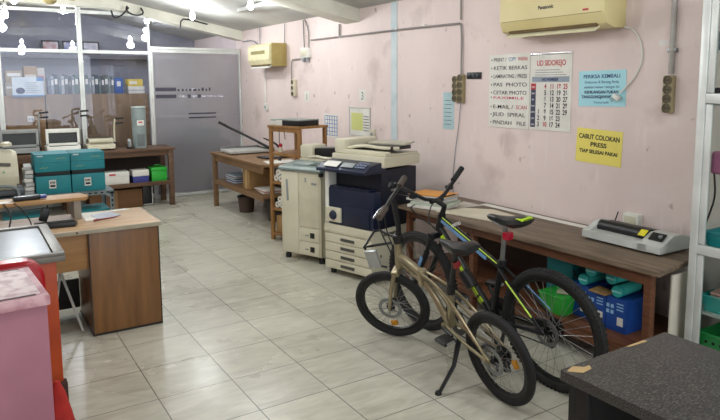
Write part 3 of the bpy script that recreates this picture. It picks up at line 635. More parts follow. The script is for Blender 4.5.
def tray(label, x, y, z, lx, ly, h, m, nm='plastic_tray', holes=False, cat='tray'):
    t = thing(nm, label, cat, (x, y, z)); e = .015
    o = MB().loft([[(0, 0, 0), (lx, 0, 0), (lx, -ly, 0), (0, -ly, 0)], [(-e, e, h), (lx+e, e, h), (lx+e, -ly-e, h), (-e, -ly-e, h)], [(-e+.008, e-.008, h), (lx+e-.008, e-.008, h), (lx+e-.008, -ly-e+.008, h), (-e+.008, -ly-e+.008, h)], [(.008, -.008, .01), (lx-.008, -.008, .01), (lx-.008, -ly+.008, .01), (.008, -ly+.008, .01)]]).build('tray_body', m, t, False)
    MB().tube([(-e, e, h), (lx+e, e, h), (lx+e, -ly-e, h), (-e, -ly-e, h), (-e, e, h)], .006).build('rim', m, t)
    if holes:
        hm = MB()
        for k in range(9):
            for j in range(2): hm.cyl((-.004-.014*(.4+.3*j), -.03-.04*k, h*(.35+.3*j)), (-.009-.014*(.4+.3*j), -.03-.04*k, h*(.35+.3*j)), .008, seg=8)
        hm.build('basket_hole', DARK, t)
    return t
tray('teal open tray on middle cabinet shelf behind the glass', CX+.065, -1.462, .776, .22, .38, .075, mat('teal_tray', '1e8f96', .4))
tray('teal open tray with papers on lower cabinet shelf behind the glass', CX+.065, -1.462, .421, .22, .38, .085, TEALP)
tray('green perforated basket on the bottom cabinet shelf', CX+.065, -1.462, .18, .22, .38, .12, mat('green_basket', '2e9f55', .4), 'plastic_basket', True, 'basket')
t = thing('plastic_crate', 'dark crate under the green basket on the bottom cabinet shelf', 'crate', (CX+.05, -1.44, .101)); MB().bb((0, -.4, 0), (.24, 0, .07), .006).build('crate_body', GREYP, t); MB().bb((-.004, -.404, .06), (.244, .004, .078), .003).build('rim', BLACK, t)
t = thing('paper_stack', 'folded papers lying in the teal tray on the lower cabinet shelf', 'paper', (CX+.075, -1.47, .432))
for k in range(4): MB().box((.09, -.16, .03+.018*k), (.17, .3, .012), .002, rot=(.03*k-.04, .03, .05*k)).build('folded_sheet', (PAPER, CARD, PAPER, mat('pinkish_paper', 'c99c94', .7))[k], t)
t = thing('toy_bag', 'small pink bag with yellow-green toy, hanging from the upper cabinet shelf', 'bag', (CX+.06, -1.45, 1.17))
MB().box((.05, -.08, .05), (.1, .16, .12), .02, seg=3).build('bag_body', mat('pink_bag', 'b06a8c', .6, c2='9c587a'), t)
m = MB().sph((.03, -.07, .135), .035, (1, 1, .9)).sph((.03, -.12, .125), .028).sph((.03, -.1, .16), .02); m.build('yellow_toy', mat('toy_yellow', 'b8b83a', .5), t)
MB().tube([(.03, -.04, .1), (.03, -.05, .27), (.03, -.1, .347), (.03, -.15, .27), (.03, -.14, .1)], .006, smooth=2).build('handle', GREYP, t)
tag(MB().tube([(CX+.07, -1.47, 1.165), (CX+.06, -1.49, 1.05), (CX+.07, -1.46, .95), (CX+.05, -1.45, .89)], .005, smooth=2).build('hanging_cord', BLACK), 'thin dark cord hanging below the pink bag inside the cabinet', 'cord')
for i, (y, h, c) in enumerate(((-1.47, .12, '2a5560'), (-1.58, .15, '23434c'), (-1.70, .1, '3a6a72'))):
    t = thing('bottle', ('short dark teal jar on top cabinet shelf, nearest the frame', 'taller dark jar on top cabinet shelf, middle one', 'small grey-green jar on top cabinet shelf, furthest right')[i], 'jar', (CX+.12, y, 1.801)); MB().lathe([(.001, 0), (.04, 0), (.042, .01), (.042, h*.8), (.028, h), (.001, h)], seg=20).build('jar_body', mat('jar_'+c, c, .3), t); MB().cyl((0, 0, h), (0, 0, h+.025), .03, seg=18).build('lid', BLACK, t)
t = thing('box', 'black box on the second cabinet shelf from top behind glass', 'box', (CX+.06, -1.45, 1.531)); MB().bb((0, -.3, 0), (.2, 0, .08), .006).build('box_body', BLACK, t); MB().bb((-.001, -.1, .02), (0, -.04, .06)).build('box_label', PAPER, t, False)

# ================================================================== COPIERS
def rzdir(a, b): return math.atan2(b[1]-a[1], b[0]-a[0])
# A: tall cream duplicator
t = thing('photocopier', 'tall cream photocopier with grey-green top panel, left of the navy one', 'photocopier', (1.713, 2.175, 0), rzdir((1.713, 2.175), (1.895, 1.728)))
A_W, A_D = .49, .62
MB().bb((.0, .0, .06), (A_W, A_D, .845), .012).build('cabinet_body', CREAM, t)
MB().bb((.008, -.012, .07), (.215, .004, .835), .006).build('front_door', CREAM, t)
MB().bb((.22, -.012, .33), (A_W-.03, .004, .835), .006).build('front_door', mat('cream_door_b', 'c8c2aa', .42), t)
for z0, z1 in ((.2, .325), (.07, .195)):
    o = MB().bb((.22, -.014, z0), (A_W-.03, .004, z1), .006).build('drawer', CREAM, t)
    MB().bb((.36, -.02, z0+.035), (.41, -.013, z0+.085), .003).build('latch', BLACK, o); MB().bb((.3, -.017, z0+.05), (.335, -.013, z0+.06), .001).build('latch', GREYP, o)
MB().bb((A_W-.028, -.014, .07), (A_W+.002, .01, .845), .004).build('side_trim', mat('cream_trim', 'b9b39c', .5), t)
MB().box((.085, -.014, .66), (.022, .008, .2), .004, rot=(0, -.05, 0)).build('door_handle', GREYP, t)
MB().bb((.30, -.0145, .75), (.32, -.011, .79)).bb((.38, -.0145, .73), (.44, -.011, .75)).build('badge', GREYP, t, False)
GT = mat('grey_green_panel', '7b8986', .4, c2='6d7b79')
MB().prism([(-.03, .845), (-.035, .868), (.0, .885), (.24, .915), (.27, .845)], -.01, A_W+.01, Matrix(((0, 0, 1, 0), (1, 0, 0, 0), (0, 1, 0, 0), (0, 0, 0, 1))), bev=.006).build('control_panel', GT, t)
MB().box((.2, .1, .902), (.2, .1, .012), .004, rot=(.12, 0, 0)).build('display', mat('pale_display', '98a5a4', .3), t); MB().box((.38, .1, .902), (.12, .08, .012), .004, rot=(.12, 0, 0)).build('keypad', mat('keypad_green', '55625f', .5), t)
MB().bb((A_W-.012, -.03, .81), (A_W+.018, .01, .845), .004).build('corner_catch', BLACK, t)
MB().bb((0, .26, .845), (A_W, A_D, .93), .01).build('scanner_bed', CREAM, t)
MB().bb((-.01, .28, .93), (.15, .50, 1.055), .02).build('feeder_head', CREAM, t); MB().bb((.02, .29, .94), (.06, .302, .985), .004).build('feeder_slot', BLACK, t)
MB().box((.33, .45, .995), (.38, .28, .08), .01, rot=(0, -.06, 0)).build('feeder_cover', BLACK, t)
MB().box((.33, .4, 1.04), (.34, .02, .01), .003, rot=(0, -.06, 0)).build('feeder_rail', mat('pale_rail', 'b9b9b2', .4), t)
MB().tube([(.1, .27, .935), (.2, .28, .955), (.35, .26, .935), (.5, .3, .96)], .014, smooth=2).build('feeder_lip', CREAM, t)
for x, y in ((.04, .04), (A_W-.04, .04), (.04, A_D-.05), (A_W-.04, A_D-.05)): MB().lathe([(.001, 0), (.028, 0), (.028, .035), (.015, .06), (.001, .06)], Matrix.Translation((x, y, 0)), seg=14).build('foot', BLACK, t)
# a pale wide tray at the rear of A toward the wall
# B: cream and navy copier
t = thing('photocopier', 'cream and navy photocopier with four paper drawers beside the bicycles', 'photocopier', (1.82, 1.516, 0), rzdir((1.82, 1.516), (1.97, .98))); t.scale = (1, 1, 1.06)
B_W, B_D = .56, .56
MB().bb((0, 0, .05), (B_W, B_D, .42), .01).build('lower_body', CREAM, t)
for k in range(4):
    z0 = .055+.073*k
    o = MB().bb((.012, -.016, z0), (B_W-.006, .004, z0+.068), .005).build('drawer', CREAM, t)
    MB().bb((.2, -.021, z0+.022), (.36, -.0155, z0+.046), .006).build('handle', mat('drawer_grip', '4a4a44', .5), o)
MB().bb((0, -.012, .352), (B_W, .0, .42), .006).build('front_band', CREAM, t)
MB().bb((0, .0, .42), (.045, .1, .90), .008).build('left_column', WHITEP, t)
MB().bb((.045, .0, .42), (B_W, .1, .72), .01).build('front_cover', NAVY, t)
MB().bb((.0, .1, .42), (B_W, B_D, .88), .006).build('output_cavity', mat('navy_cavity', '0d1424', .5), t)
MB().bb((.06, .0, .722), (B_W*.9, .1, .735), .004).build('output_tray', NAVY, t)
MB().bb((.02, -.018, .44), (.2, .02, .56), .012).build('toner_door', CREAM, t)
MB().lathe([(.001, 0), (.035, 0), (.04, .012), (.03, .03), (.001, .03)], Matrix.Translation((.12, -.012, .5)) @ Matrix.Rotation(R_(90), 4, 'X'), seg=22).build('knob', NAVY, t)
MB().bb((.24, -.012, .43), (B_W-.04, .02, .58), .01).build('side_cover', NAVY, t)
MB().prism([(-.10, .86), (-.10, .885), (-.03, .925), (.16, .95), (.16, .86)], .0, B_W, Matrix(((0, 0, 1, 0), (1, 0, 0, 0), (0, 1, 0, 0), (0, 0, 0, 1))), bev=.006).build('control_panel', NAVY, t)
MB().box((.15, -.055, .921), (.16, .07, .006), .002, rot=(.5, 0, 0)).build('label_sheet', PAPER, t); MB().box((.33, -.05, .921), (.14, .06, .006), .002, rot=(.5, 0, 0)).build('touch_screen', GREYP, t)
m = MB(); [m.box((.43+.028*(k % 4), -.065+.028*(k//4), .915+.013*(k//4)), (.018, .018, .008), .003, rot=(.5, 0, 0)) for k in range(12)]; m.build('keypad', mat('blue_grey_key', '76809a', .5), t)
MB().bb((-.01, .1, .90), (B_W+.03, B_D+.02, .985), .012).build('scanner_body', CREAM, t)
MB().bb((-.01, .13, .985), (.12, B_D, 1.10), .02).build('feeder_head', CREAM, t)
MB().bb((.1, .13, .985), (B_W+.02, .2, 1.02), .01).bb((.1, .2, .985), (B_W+.02, B_D, 1.0), .006).build('document_cover', CREAM, t)
MB().box((.34, .36, 1.03), (.44, .26, .03), .008, rot=(0, -.05, 0)).build('feeder_slot', BLACK, t)
MB().box((.36, .45, 1.065), (.44, .13, .018), .006, rot=(.1, -.03, 0)).build('feeder_tray', mat('grey_feeder', 'b3ae9d', .4), t)
MB().tube([(.12, .18, 1.03), (.3, .17, 1.06), (.5, .18, 1.045), (.58, .3, 1.04)], .013, smooth=2).build('tray_edge', CREAM, t)
for x, y in ((.05, .05), (B_W-.05, .05), (.05, B_D-.05), (B_W-.05, B_D-.05)): MB().cyl((x, y, 0), (x, y, .052), .025, seg=14).build('foot', BLACK, t)
MB().bb((B_W-.001, .08, .2), (B_W+.004, .1, .22)).bb((B_W-.001, .12, .36), (B_W+.006, .3, .385), .002).build('side_grip', mat('side_grip', '6f6a5c', .5), t)

# ================================================================== WOODEN SHELF UNIT
t = thing('shelf_unit', 'open pine shelf unit with boxes on top behind the tall cream copier', 'shelf', (1.91, 2.90, 0), rzdir((1.91, 2.9), (2.05, 2.45)))
S_W, S_D = .47, .36
for x, y in ((.0, .0), (S_W-.04, 0), (0, S_D), (S_W-.04, S_D)): MB().bb((x, y, 0), (x+.04, y+.03, 1.19), .003).build('post', SHELFW, t)
for z in (.05, .32, .6, .90): MB().bb((-.005, .003, z), (S_W+.005, S_D+.03, z+.03), .003).build('shelf_board', SHELFW, t)
MB().bb((-.01, -.01, 1.19), (S_W+.01, S_D+.04, 1.215), .003).build('top_board', SHELFW, t)
MB().bb((.04, .0, 1.15), (S_W-.04, .02, 1.19), .002).bb((.0, .03, 1.15), (.02, S_D, 1.19), .002).build('top_rail', SHELFW, t)
su = t.matrix_basis.copy()
def su_loc(x, y, z): 
    v = Matrix.Translation((1.91, 2.9, 0)) @ Matrix.Rotation(rzdir((1.91, 2.9), (2.05, 2.45)), 4, 'Z') @ Vector((x, y, z)); return tuple(v)
SR = rzdir((1.91, 2.9), (2.05, 2.45))
t = thing('document_box', 'long flat black box with white end on top of the pine shelf unit', 'box', su_loc(.1, .02, 1.216), SR); MB().bb((0, 0, 0), (.34, .28, .055), .003).build('box_body', BLACK, t); MB().bb((0, -.002, 0), (.09, .0, .055)).build('white_end', PAPER, t, False); MB().bb((-.002, .0, .052), (.342, .282, .064), .002).build('lid', mat('grey_lid', '8c908c', .5), t)
t = thing('document_box', 'small white box at the left of the black box on the pine shelf unit', 'box', su_loc(-.0, .03, 1.216), SR); MB().bb((0, 0, 0), (.09, .3, .05), .003).build('box_body', PAPER, t); MB().bb((-.001, -.002, .046), (.091, .302, .06), .002).build('lid', mat('pale_green_lid', '9aa79c', .5), t)
t = thing('glue_bottle', 'small bottle with red cap on upper board of the pine shelf unit', 'bottle', su_loc(.09, .08, .931), SR); MB().lathe([(.001, 0), (.022, 0), (.024, .04), (.012, .055), (.001, .055)], seg=16).build('bottle_body', CREAM, t); MB().lathe([(.001, .055), (.02, .055), (.022, .075), (.012, .09), (.001, .09)], seg=16).build('cap', mat('red_cap', 'b32438', .4), t)
for i, (x, z) in enumerate(((.05, .66), (.12, .66), (.19, .66), (.08, .72), (.15, .72), (.06, .38), (.13, .38), (.2, .38), (.1, .44))):
    t = thing('paper_roll', 'rolled white paper lying end-on on the ' + ('upper middle' if z > .5 else 'lower') + ' board of pine shelf unit', 'paper roll', su_loc(x+.04, .01, z+.004), SR, group='paper rolls on the %s board' % ('upper middle' if z > .5 else 'lower'))
    MB().lathe([(.014, 0), (.032, 0), (.032, .3), (.014, .3)], Matrix.Rotation(R_(-90), 4, 'X'), seg=18, closed=True).build('roll_body', PAPER, t); MB().cyl((0, .004, 0), (0, .29, 0), .013, seg=12).build('core', CARD, t)
t = thing('carton', 'brown carton on the bottom board of the pine shelf unit', 'box', su_loc(.06, .03, .081), SR); MB().bb((0, 0, 0), (.3, .28, .18), .004).build('carton_body', CARD, t); MB().bb((.13, -.001, 0), (.17, .0, .18)).build('tape', mat('packing_tape', 'c4a878', .4), t, False)

# ================================================================== BACK RIGHT TABLE
t = thing('side_table', 'narrow brown wooden table along the far pink wall by the frosted door', 'table', (0, 0, 0))
th = .735
MB().prism([(2.01, 5.12), (2.02, 3.42), (2.30, 3.14), (2.84, 3.14), (2.84, 5.12)], th-.03, th, bev=.003).build('tabletop', WOOD_TAB, t)
MB().bb((2.04, 3.4, th-.11), (2.06, 5.08, th-.03), .002).build('apron', WOOD_TAB, t); MB().bb((2.06, 5.06, th-.11), (2.8, 5.08, th-.03), .002).build('apron', WOOD_TAB, t)
MB().bb((2.05, 3.4, .34), (2.8, 5.06, .365), .002).build('lower_shelf', WOOD_TAB, t); MB().bb((2.035, 3.4, .31), (2.055, 5.06, .37), .002).build('shelf_rail', WOOD_TAB, t)
for x, y in ((2.055, 5.05), (2.33, 3.2), (2.78, 5.05), (2.78, 3.2)): MB().bb((x-.028, y-.028, 0), (x+.028, y+.028, th-.03), .003).build('leg', WOOD_TAB, t)
# paper cutter with raised arm
t = thing('paper_cutter', 'grey guillotine paper cutter with raised black arm on the far side table', 'paper cutter', (2.1, 4.55, th+.001))
MB().bb((0, 0, .012), (.55, .42, .045), .006).build('base_board', mat('cutter_grey', 'b4b5b0', .4), t); MB().bb((.0, .40, .045), (.55, .42, .07), .002).build('paper_fence', STEEL, t)
MB().bb((.52, .02, .045), (.545, .4, .06), .002).build('edge_strip', BLACK, t)
for x, y in ((.03, .03), (.52, .03), (.03, .39), (.52, .39)): MB().cyl((x, y, 0), (x, y, .013), .012, seg=8).build('foot', RUBBER, t)
pa = Vector((.53, .0, .06)); 
MB().tube([(.56, .02, .05), (.33, .18, .20), (.06, .36, .36)], [.02, .016, .016], smooth=1).build('blade_arm', BLACK, t); MB().tube([(.08, .345, .35), (-.01, .405, .405)], .018).build('handle', BLACK, t); MB().cyl((.55, .0, .05), (.59, .0, .05), .03, seg=16).build('pivot', STEEL, t)
t = thing('desk_lamp', 'thin curved goose-neck lamp on the far side table by the wall', 'lamp', (2.72, 4.42, th+.001)); MB().lathe([(.001, 0), (.06, 0), (.06, .02), (.02, .03), (.001, .03)]).build('lamp_base', GREYP, t)
MB().tube([(0, 0, .03), (.02, .05, .15), (.02, .05, .3), (0, -.03, .42), (-.02, -.15, .43), (-.04, -.22, .36), (-.03, -.24, .2)], .007, smooth=3).build('neck', mat('lamp_neck', '7c6a6c', .5), t)
sheet('white sheet of paper on the far side table beside the shelf unit', [(2.18, 3.7), (2.12, 3.42), (2.5, 3.4), (2.52, 3.68)], th+.001)
t = thing('tablet', 'flat black device on the far side table behind white sheet', 'device', (2.28, 3.85, th+.001), .1); MB().bb((0, 0, 0), (.36, .24, .018), .006).build('case', BLACK, t); MB().bb((.02, .02, .0183), (.34, .22, .0195)).build('screen', mat('device_screen', '2a2f36', .2), t, False)
tag(MB().tube([(2.35, 3.62, th+.004), (2.4, 3.65, th+.09), (2.36, 3.7, th+.2), (2.22, 3.78, th+.27)], [.02, .018, .012, .006], smooth=2).build('umbrella_handle', BLACK), 'curved black horn-shaped handle standing on the far side table', 'handle')
t = thing('carton', 'brown cardboard carton on the lower shelf of far side table', 'box', (2.1, 3.95, .366)); MB().bb((0, 0, 0), (.3, .21, .24), .004).build('carton_body', CARD, t); MB().bb((-.001, .08, 0), (0, .13, .24)).build('tape', MATS['packing_tape'], t, False); MB().box((.04, .1, .247), (.08, .2, .005), rot=(0, -.12, 0)).build('flap', CARD, t)
for i, c in enumerate(('2c4f8a', '3d6aa6', '26406e', '8aa0b4')):
    t = thing('book', ('bottom dark blue book in the pile under the far side table', 'mid blue book second from bottom in the pile under far side table', 'darker blue book second from top of the pile under far side table', 'grey-blue book topmost of the pile under the far side table')[i], 'book', (2.12+.01*(i % 2), 4.5+.02*(i % 3), .366+.0255*i)); MB().bb((0, 0, 0), (.26, .34, .004)).bb((0, 0, .021), (.26, .34, .025)).bb((.252, 0, .004), (.26, .34, .021)).build('cover', mat('book_'+c, c, .5), t, False); MB().bb((.006, .006, .004), (.252, .334, .021)).build('pages', PAPER, t, False)
t = thing('waste_bin', 'dark bin on the floor under the far side table', 'bin', (2.35, 3.75, 0)); MB().lathe([(.001, 0), (.09, 0), (.12, .26), (.112, .26), (.085, .02), (.001, .02)], seg=28).build('bin_body', mat('bin_dark', '3a3534', .6), t); MB().lathe([(.118, .255), (.126, .255), (.126, .27), (.118, .27)], seg=28, closed=True).build('rim', BLACK, t)
t = thing('waste_bin', 'brown pail on the floor under the table behind the pine shelf', 'bin', (2.25, 4.45, 0)); MB().lathe([(.001, 0), (.09, 0), (.11, .2), (.103, .2), (.085, .02), (.001, .02)], seg=28).build('bin_body', mat('bin_brown', '4c3a30', .6), t); MB().lathe([(.108, .195), (.116, .195), (.116, .21), (.108, .21)], seg=28, closed=True).build('rim', BLACK, t)
t = thing('paper_stack', 'loose papers and folders on lower shelf of the far side table', 'paper', (2.1, 3.5, .366)); [MB().box((.15, .2, .008+.014*k), (.24, .32, .013), .002, rot=(0, 0, .1*k-.15)).build('paper_bundle', (PAPER, mat('pinkish_paper', 'c99c94', .7), PAPER)[k], t) for k in range(3)]

# ================================================================== BACK LEFT TABLE
lt = .79
t = thing('side_table', 'brown wooden table with lower shelf in front of the glass partition', 'table', (0, 0, 0))
MB().bb((-1.1, 5.44, lt-.03), (1.64, 5.98, lt), .003).build('tabletop', WOOD_BACK, t)
MB().bb((-1.05, 5.47, lt-.10), (1.6, 5.49, lt-.03), .002).build('apron', WOOD_BACK, t)
MB().bb((-1.05, 5.47, .31), (1.6, 5.94, .335), .002).build('lower_shelf', WOOD_BACK, t); MB().bb((-1.05, 5.462, .29), (1.58, 5.478, .345), .002).build('shelf_rail', WOOD_BACK, t)
for x in (-1.05, .3, 1.585):
    for y in (5.49, 5.93): MB().bb((x-.032, y-.032, 0), (x+.032, y+.032, lt-.03), .003).build('leg', WOOD_BACK, t)
MB().bb((.36, 5.88, .34), (1.53, 5.90, .7)).build('back_panel', mat('deep_brown', '2e2119', .7), t, False)
t = thing('storage_box', 'white box with red print on lower shelf of table by the partition', 'box', (.74, 5.5, .336)); MB().bb((.0, 0, 0), (.30, .22, .15), .004).build('box_body', PAPER, t); MB().bb((-.003, -.003, .105), (.303, .223, .165), .003).build('lid', WHITEP, t); MB().bb((.05, -.0045, .12), (.13, -.0035, .145)).build('box_label', INKS['red'], t, False)
t = thing('storage_box', 'white-lidded blue box between white and green boxes on lower shelf', 'box', (1.09, 5.5, .336)); MB().bb((0, 0, 0), (.2, .2, .1), .004).build('box_body', mat('violet_blue_box', '3a3f86', .5), t); MB().bb((-.004, -.004, .09), (.204, .204, .17), .004).build('lid', PAPER, t)
t = thing('storage_box', 'bright green lidded box on lower shelf of table by the partition', 'box', (1.33, 5.5, .336)); MB().bb((0, 0, 0), (.2, .2, .15), .006).build('box_body', GREENP, t); MB().bb((-.006, -.006, .14), (.206, .206, .19), .008).build('lid', GREENP, t); MB().tube([(.05, .1, .19), (.07, .1, .215), (.13, .1, .215), (.15, .1, .19)], .006).build('handle', GREENP, t)
t = thing('carton', 'large dark brown carton on the floor under the table by the partition', 'box', (.55, 5.56, 0)); MB().bb((0, 0, 0), (.66, .3, .25), .004).build('carton_body', mat('dark_carton', '6e4d30', .8), t); MB().bb((.3, -.001, 0), (.34, 0, .25)).build('tape', mat('dull_tape', '8a6a44', .5), t, False)
t = thing('computer_case', 'dark case with white edge on the floor beside the large carton', 'case', (1.23, 5.62, 0)); MB().bb((0, 0, 0), (.13, .26, .27), .006).build('case_body', BLACK, t); MB().bb((.002, -.004, .01), (.128, 0, .02)).bb((.118, -.004, .02), (.128, 0, .26)).build('front_trim', PAPER, t, False)

def binder_machine(label, x, wd, h, m, loc_y=5.6, lever=.42, inner=True, side_dark=False):
    t = thing('binding_machine', label, 'binding machine', (x, loc_y, lt+.001), group=None)
    dp = .3
    MB().bb((0, .0, .02), (wd, dp, .075), .01).build('base', m, t)
    MB().prism([(.05, .075), (.08, h), (.2, h), (.26, .075)], .02, wd-.02, Matrix(((0, 0, 1, 0), (1, 0, 0, 0), (0, 1, 0, 0), (0, 0, 0, 1)))).build('punch_body', m if not inner else BLACK, t)
    if inner: MB().box((wd/2, .075, h-.02), (wd, .05, .05), .008).box((wd/2, .06, .1), (wd, .04, .03), .006).box((.015, .07, h*.6), (.03, .06, h*.8), .006).box((wd-.015, .07, h*.6), (.03, .06, h*.8), .006).build('front_frame', m, t)
    else: MB().bb((0.02, .01, h-.05), (wd-.02, .22, h), .01).build('top_cover', m, t)
    MB().bb((.02, -.06, .02), (wd-.02, 0.0, .03), .004).build('paper_tray', m, t)
    for xx in (.02, wd-.04):
        for yy in (.02, dp-.04): MB().bb((xx, yy, 0), (xx+.02, yy+.02, .021)).build('foot', RUBBER, t, False)
    MB().tube([(wd+.02, .16, .08), (wd+.02, .14, lever-.1), (wd+.03, .12, lever)], .011).build('lever_arm', mat('machine_arm', 'a9aca8', .35, .3) if side_dark else m, t)
    MB().cyl((wd, .16, .06), (wd+.035, .16, .06), .03, seg=14).build('pivot', BLACK, t)
    for dz in (0, -.06): MB().tube([(wd+.03, .11, lever+dz), (wd+.03+.10, .11, lever+.006+dz)], .012).build('lever_grip', BLACK, t)
    return t
binder_machine('grey binding machine at far left end of the table by the partition', -.40, .42, .3, mat('machine_grey', '8f918e', .4), lever=.50, side_dark=True)
binder_machine('white framed binding machine with black slot in the middle of the table', .10, .39, .29, WHITEP, lever=.51, side_dark=True)
binder_machine('low cream binding machine beside the grey cylinder on the table', .57, .34, .15, CREAM, lever=.40, inner=False)
t = thing('water_jug', 'tall grey ribbed cylinder container at right end of the table', 'container', (1.23, 5.66, lt+.001))
m = MB(); prof = [(.001, 0), (.088, 0)]
for k in range(14): prof += [(.092, .01+.037*k), (.088, .03+.037*k)]
prof += [(.09, .53), (.08, .54), (.001, .54)]
m.lathe(prof, seg=32).build('container_body', mat('grey_translucent', '8f9b9a', .3, c2='7b8887'), t); MB().lathe([(.001, .54), (.094, .54), (.094, .556), (.001, .56)], seg=32).build('lid', mat('pale_lid', 'b9c4c0', .4), t)
MB().box((0, -.093, .34), (.09, .004, .07), .001).build('front_label', PAPER, t); MB().box((0, -.096, .35), (.05, .002, .02)).build('label_mark', INKS['red'], t, False); MB().bb((-.045, -.097, .03), (.045, -.085, .19), .004).build('tap_recess', mat('grey_recess', '6a7272', .5), t)
t = thing('hole_punch', 'small black hole punch between cream binding machine and grey cylinder', 'punch', (1.06, 5.56, lt+.001)); MB().bb((0, 0, 0), (.05, .12, .03), .004).build('base', BLACK, t); MB().prism([(0, .03), (0, .1), (.08, .13), (.1, .03)], .01, .04, Matrix(((0, 0, 1, 0), (1, 0, 0, 0), (0, 1, 0, 0), (0, 0, 0, 1)))).build('handle', GREYP, t)
t = thing('wall_socket', 'small white socket plate on the cupboard board behind the glass', 'socket', (.0-.05, 6.158, 1.16), rot=FR); MB().bb((0, 0, 0), (.08, .08, .008), .002).build('plate', PAPER, t); MB().cyl((.025, .04, .008), (.025, .04, .011), .01, seg=10).cyl((.055, .04, .008), (.055, .04, .011), .01, seg=10).build('outlet', GREYP, t)

# ================================================================== SLOTTED RACK AND TEAL BOXES
RZ = .60
t = thing('slotted_rack', 'grey slotted steel rack carrying the teal boxes behind the desk', 'rack', (0, 0, 0))
m = MB()
def angle_post(x, y, sx, sy):
    m = MB(); m.bb((x, y, 0), (x+sx*.04, y+sy*.003, RZ-.02)); m.bb((x, y, 0), (x+sx*.003, y+sy*.04, RZ-.02)); m.build('post', GREYR, t, False)
    h = MB(); [h.bb((x+sx*.013, y-sy*.0008, .03+.05*k), (x+sx*.027, y-sy*.0002, .055+.05*k)) for k in range(11)]; h.build('post_slot', DARK, t, False)
for x, sx in ((-1.3, 1), (.46, -1)):
    for y, sy in ((3.42, 1), (3.9, -1)): angle_post(x, y, sx, sy)
MB().bb((-1.3, 3.42, RZ-.04), (.46, 3.423, RZ-.002)).bb((-1.3, 3.897, RZ-.04), (.46, 3.9, RZ-.002)).build('edge_beam', GREYR, t, False)
h = MB(); [h.bb((-1.26+.055*k, 3.4185, RZ-.028), (-1.235+.055*k, 3.4198, RZ-.014)) for k in range(31)]; h.build('beam_slot', DARK, t, False)
MB().bb((-1.3, 3.423, RZ-.012), (.46, 3.897, RZ)).build('deck', GREYR, t, False)
MB().prism([(.46, RZ-.04), (.36, RZ-.04), (.42, RZ-.07), (.42, RZ-.14), (.46, RZ-.14)], 3.4215, 3.4235, My).build('gusset', GREYR, t, False)
MB().bb((-1.3, 3.425, .12), (.46, 3.895, .135)).build('lower_deck', GREYR, t, False)
for x, sx, lab in ((-.22, .3, 'teal document box on the slotted rack, left one with gap band'), (.09, .3, 'teal document box on the slotted rack, right one at the post')):
    t = thing('document_box', lab, 'box', (x, 3.45, RZ+.001), group=None)
    MB().bb((0, 0, 0), (sx, .34, .175), .004).build('box_body', TEAL, t)
    MB().bb((.004, .004, .175), (sx-.004, .336, .215), .002).build('dark_band', mat('dark_band', '0f1a1e', .6), t)
    MB().bb((-.002, -.002, .215), (sx+.002, .342, .385), .004).build('lid', TEAL, t)
    MB().bb((-.003, -.003, .30), (sx+.003, -.001, .304)).build('lid_crease', mat('deep_teal', '0f5058', .6), t, False)
    o = MB().bb((.11, -.003, .055), (.17, -.0008, .135), .0005).build('label_card', PAPER, t, False)
    m = MB(); [m.bb((.118+.012*k, -.0042, .10), (.126+.012*k, -.0032, .122)) for k in range(4)]; m.bb((.118, -.0042, .068), (.162, -.0032, .088)); m.build('label_print', INKS['black'], t, False)
    m = MB(); [m.bb((.18+.012*k, -.0042, .335+.003*(k % 3)), (.19+.012*k, -.0032, .34+.003*(k % 3))) for k in range(7)]; [m.bb((.04+.012*k, -.0042, .25+.003*(k % 3)), (.05+.012*k, -.0032, .255+.003*(k % 3))) for k in range(6)]; m.build('printed_mark', mat('olive_print', '9fa05a', .6), t, False)
    MB().bb((.02, -.0042, .362), (.07, -.0032, .374)).build('printed_mark', mat('pale_print', 'b8c4c8', .6), t, False)
for x, lab in ((-.5, 'teal box on the lower deck of the slotted rack, left one'), (.1, 'teal box on the lower deck of slotted rack, right one by the post')):
    t = thing('document_box', lab, 'box', (x, 3.46, .136)); MB().bb((0, 0, 0), (.32, .34, .26), .004).build('box_body', TEAL, t); MB().bb((-.002, -.002, .2), (.322, .342, .275), .004).build('lid', TEAL, t)
    MB().bb((.2, -.003, .08), (.28, -.0008, .13)).build('label_card', PAPER, t, False)
# cream machine at far left on the rack
t = thing('desktop_machine', 'cream rounded office machine at far left on the slotted rack', 'machine', (-.735, 3.45, RZ+.001))
MB().bb((0, .0, .02), (.42, .34, .07), .01).build('base', mat('dark_grey_base', '50555a', .5), t)
m = MB(); ring = []
for x in (0, .02, .34, .38):
    s_ = 1 if x not in (0, .38) else .93
    ring.append([(x, .04+(y-.0)*1, .09+(z-.09)*s_) for y, z in ((0, .12), (-.03, .2), (.0, .3), (.04, .36), (.1, .42), (.2, .43), (.27, .38), (.28, .12))])
m.loft(ring); m.build('casing', CREAM, t)
MB().bb((.02, .02, .07), (.36, .3, .13), .008).build('lower_casing', CREAMD, t)
MB().box((.25, .03, .31), (.14, .012, .03), .004, rot=(-.5, .1, 0)).build('paper_slot', mat('slot_dark', '55524a', .6), t); MB().cyl((.26, .01, .24), (.26, -.0, .24), .008, seg=10).build('button', GREENP, t); MB().lathe([(.001, 0), (.05, 0), (.05, .025), (.03, .04), (.001, .04)], Matrix.Translation((.3, .2, .465))).build('top_knob', CREAM, t)
MB().tube([(-.1, -.04, .02), (-.1, -.04, .09), (.1, -.04, .12), (.35, -.04, .11), (.37, -.04, .02)], .014, smooth=2).build('front_guard', GREYR, t)
t = thing('paper_stack', 'stack of white papers between cream machine and teal boxes', 'paper', (-.322, 3.5, RZ+.001))
for k in range(7): MB().box((.05, .12, .02+.04*k), (.08-.003*k, .26, .034), .003, rot=(0, 0, .04*(k % 3)-.04)).build('paper_bundle', PAPER if k % 2 else mat('grey_paper', 'b3b5b4', .6), t)

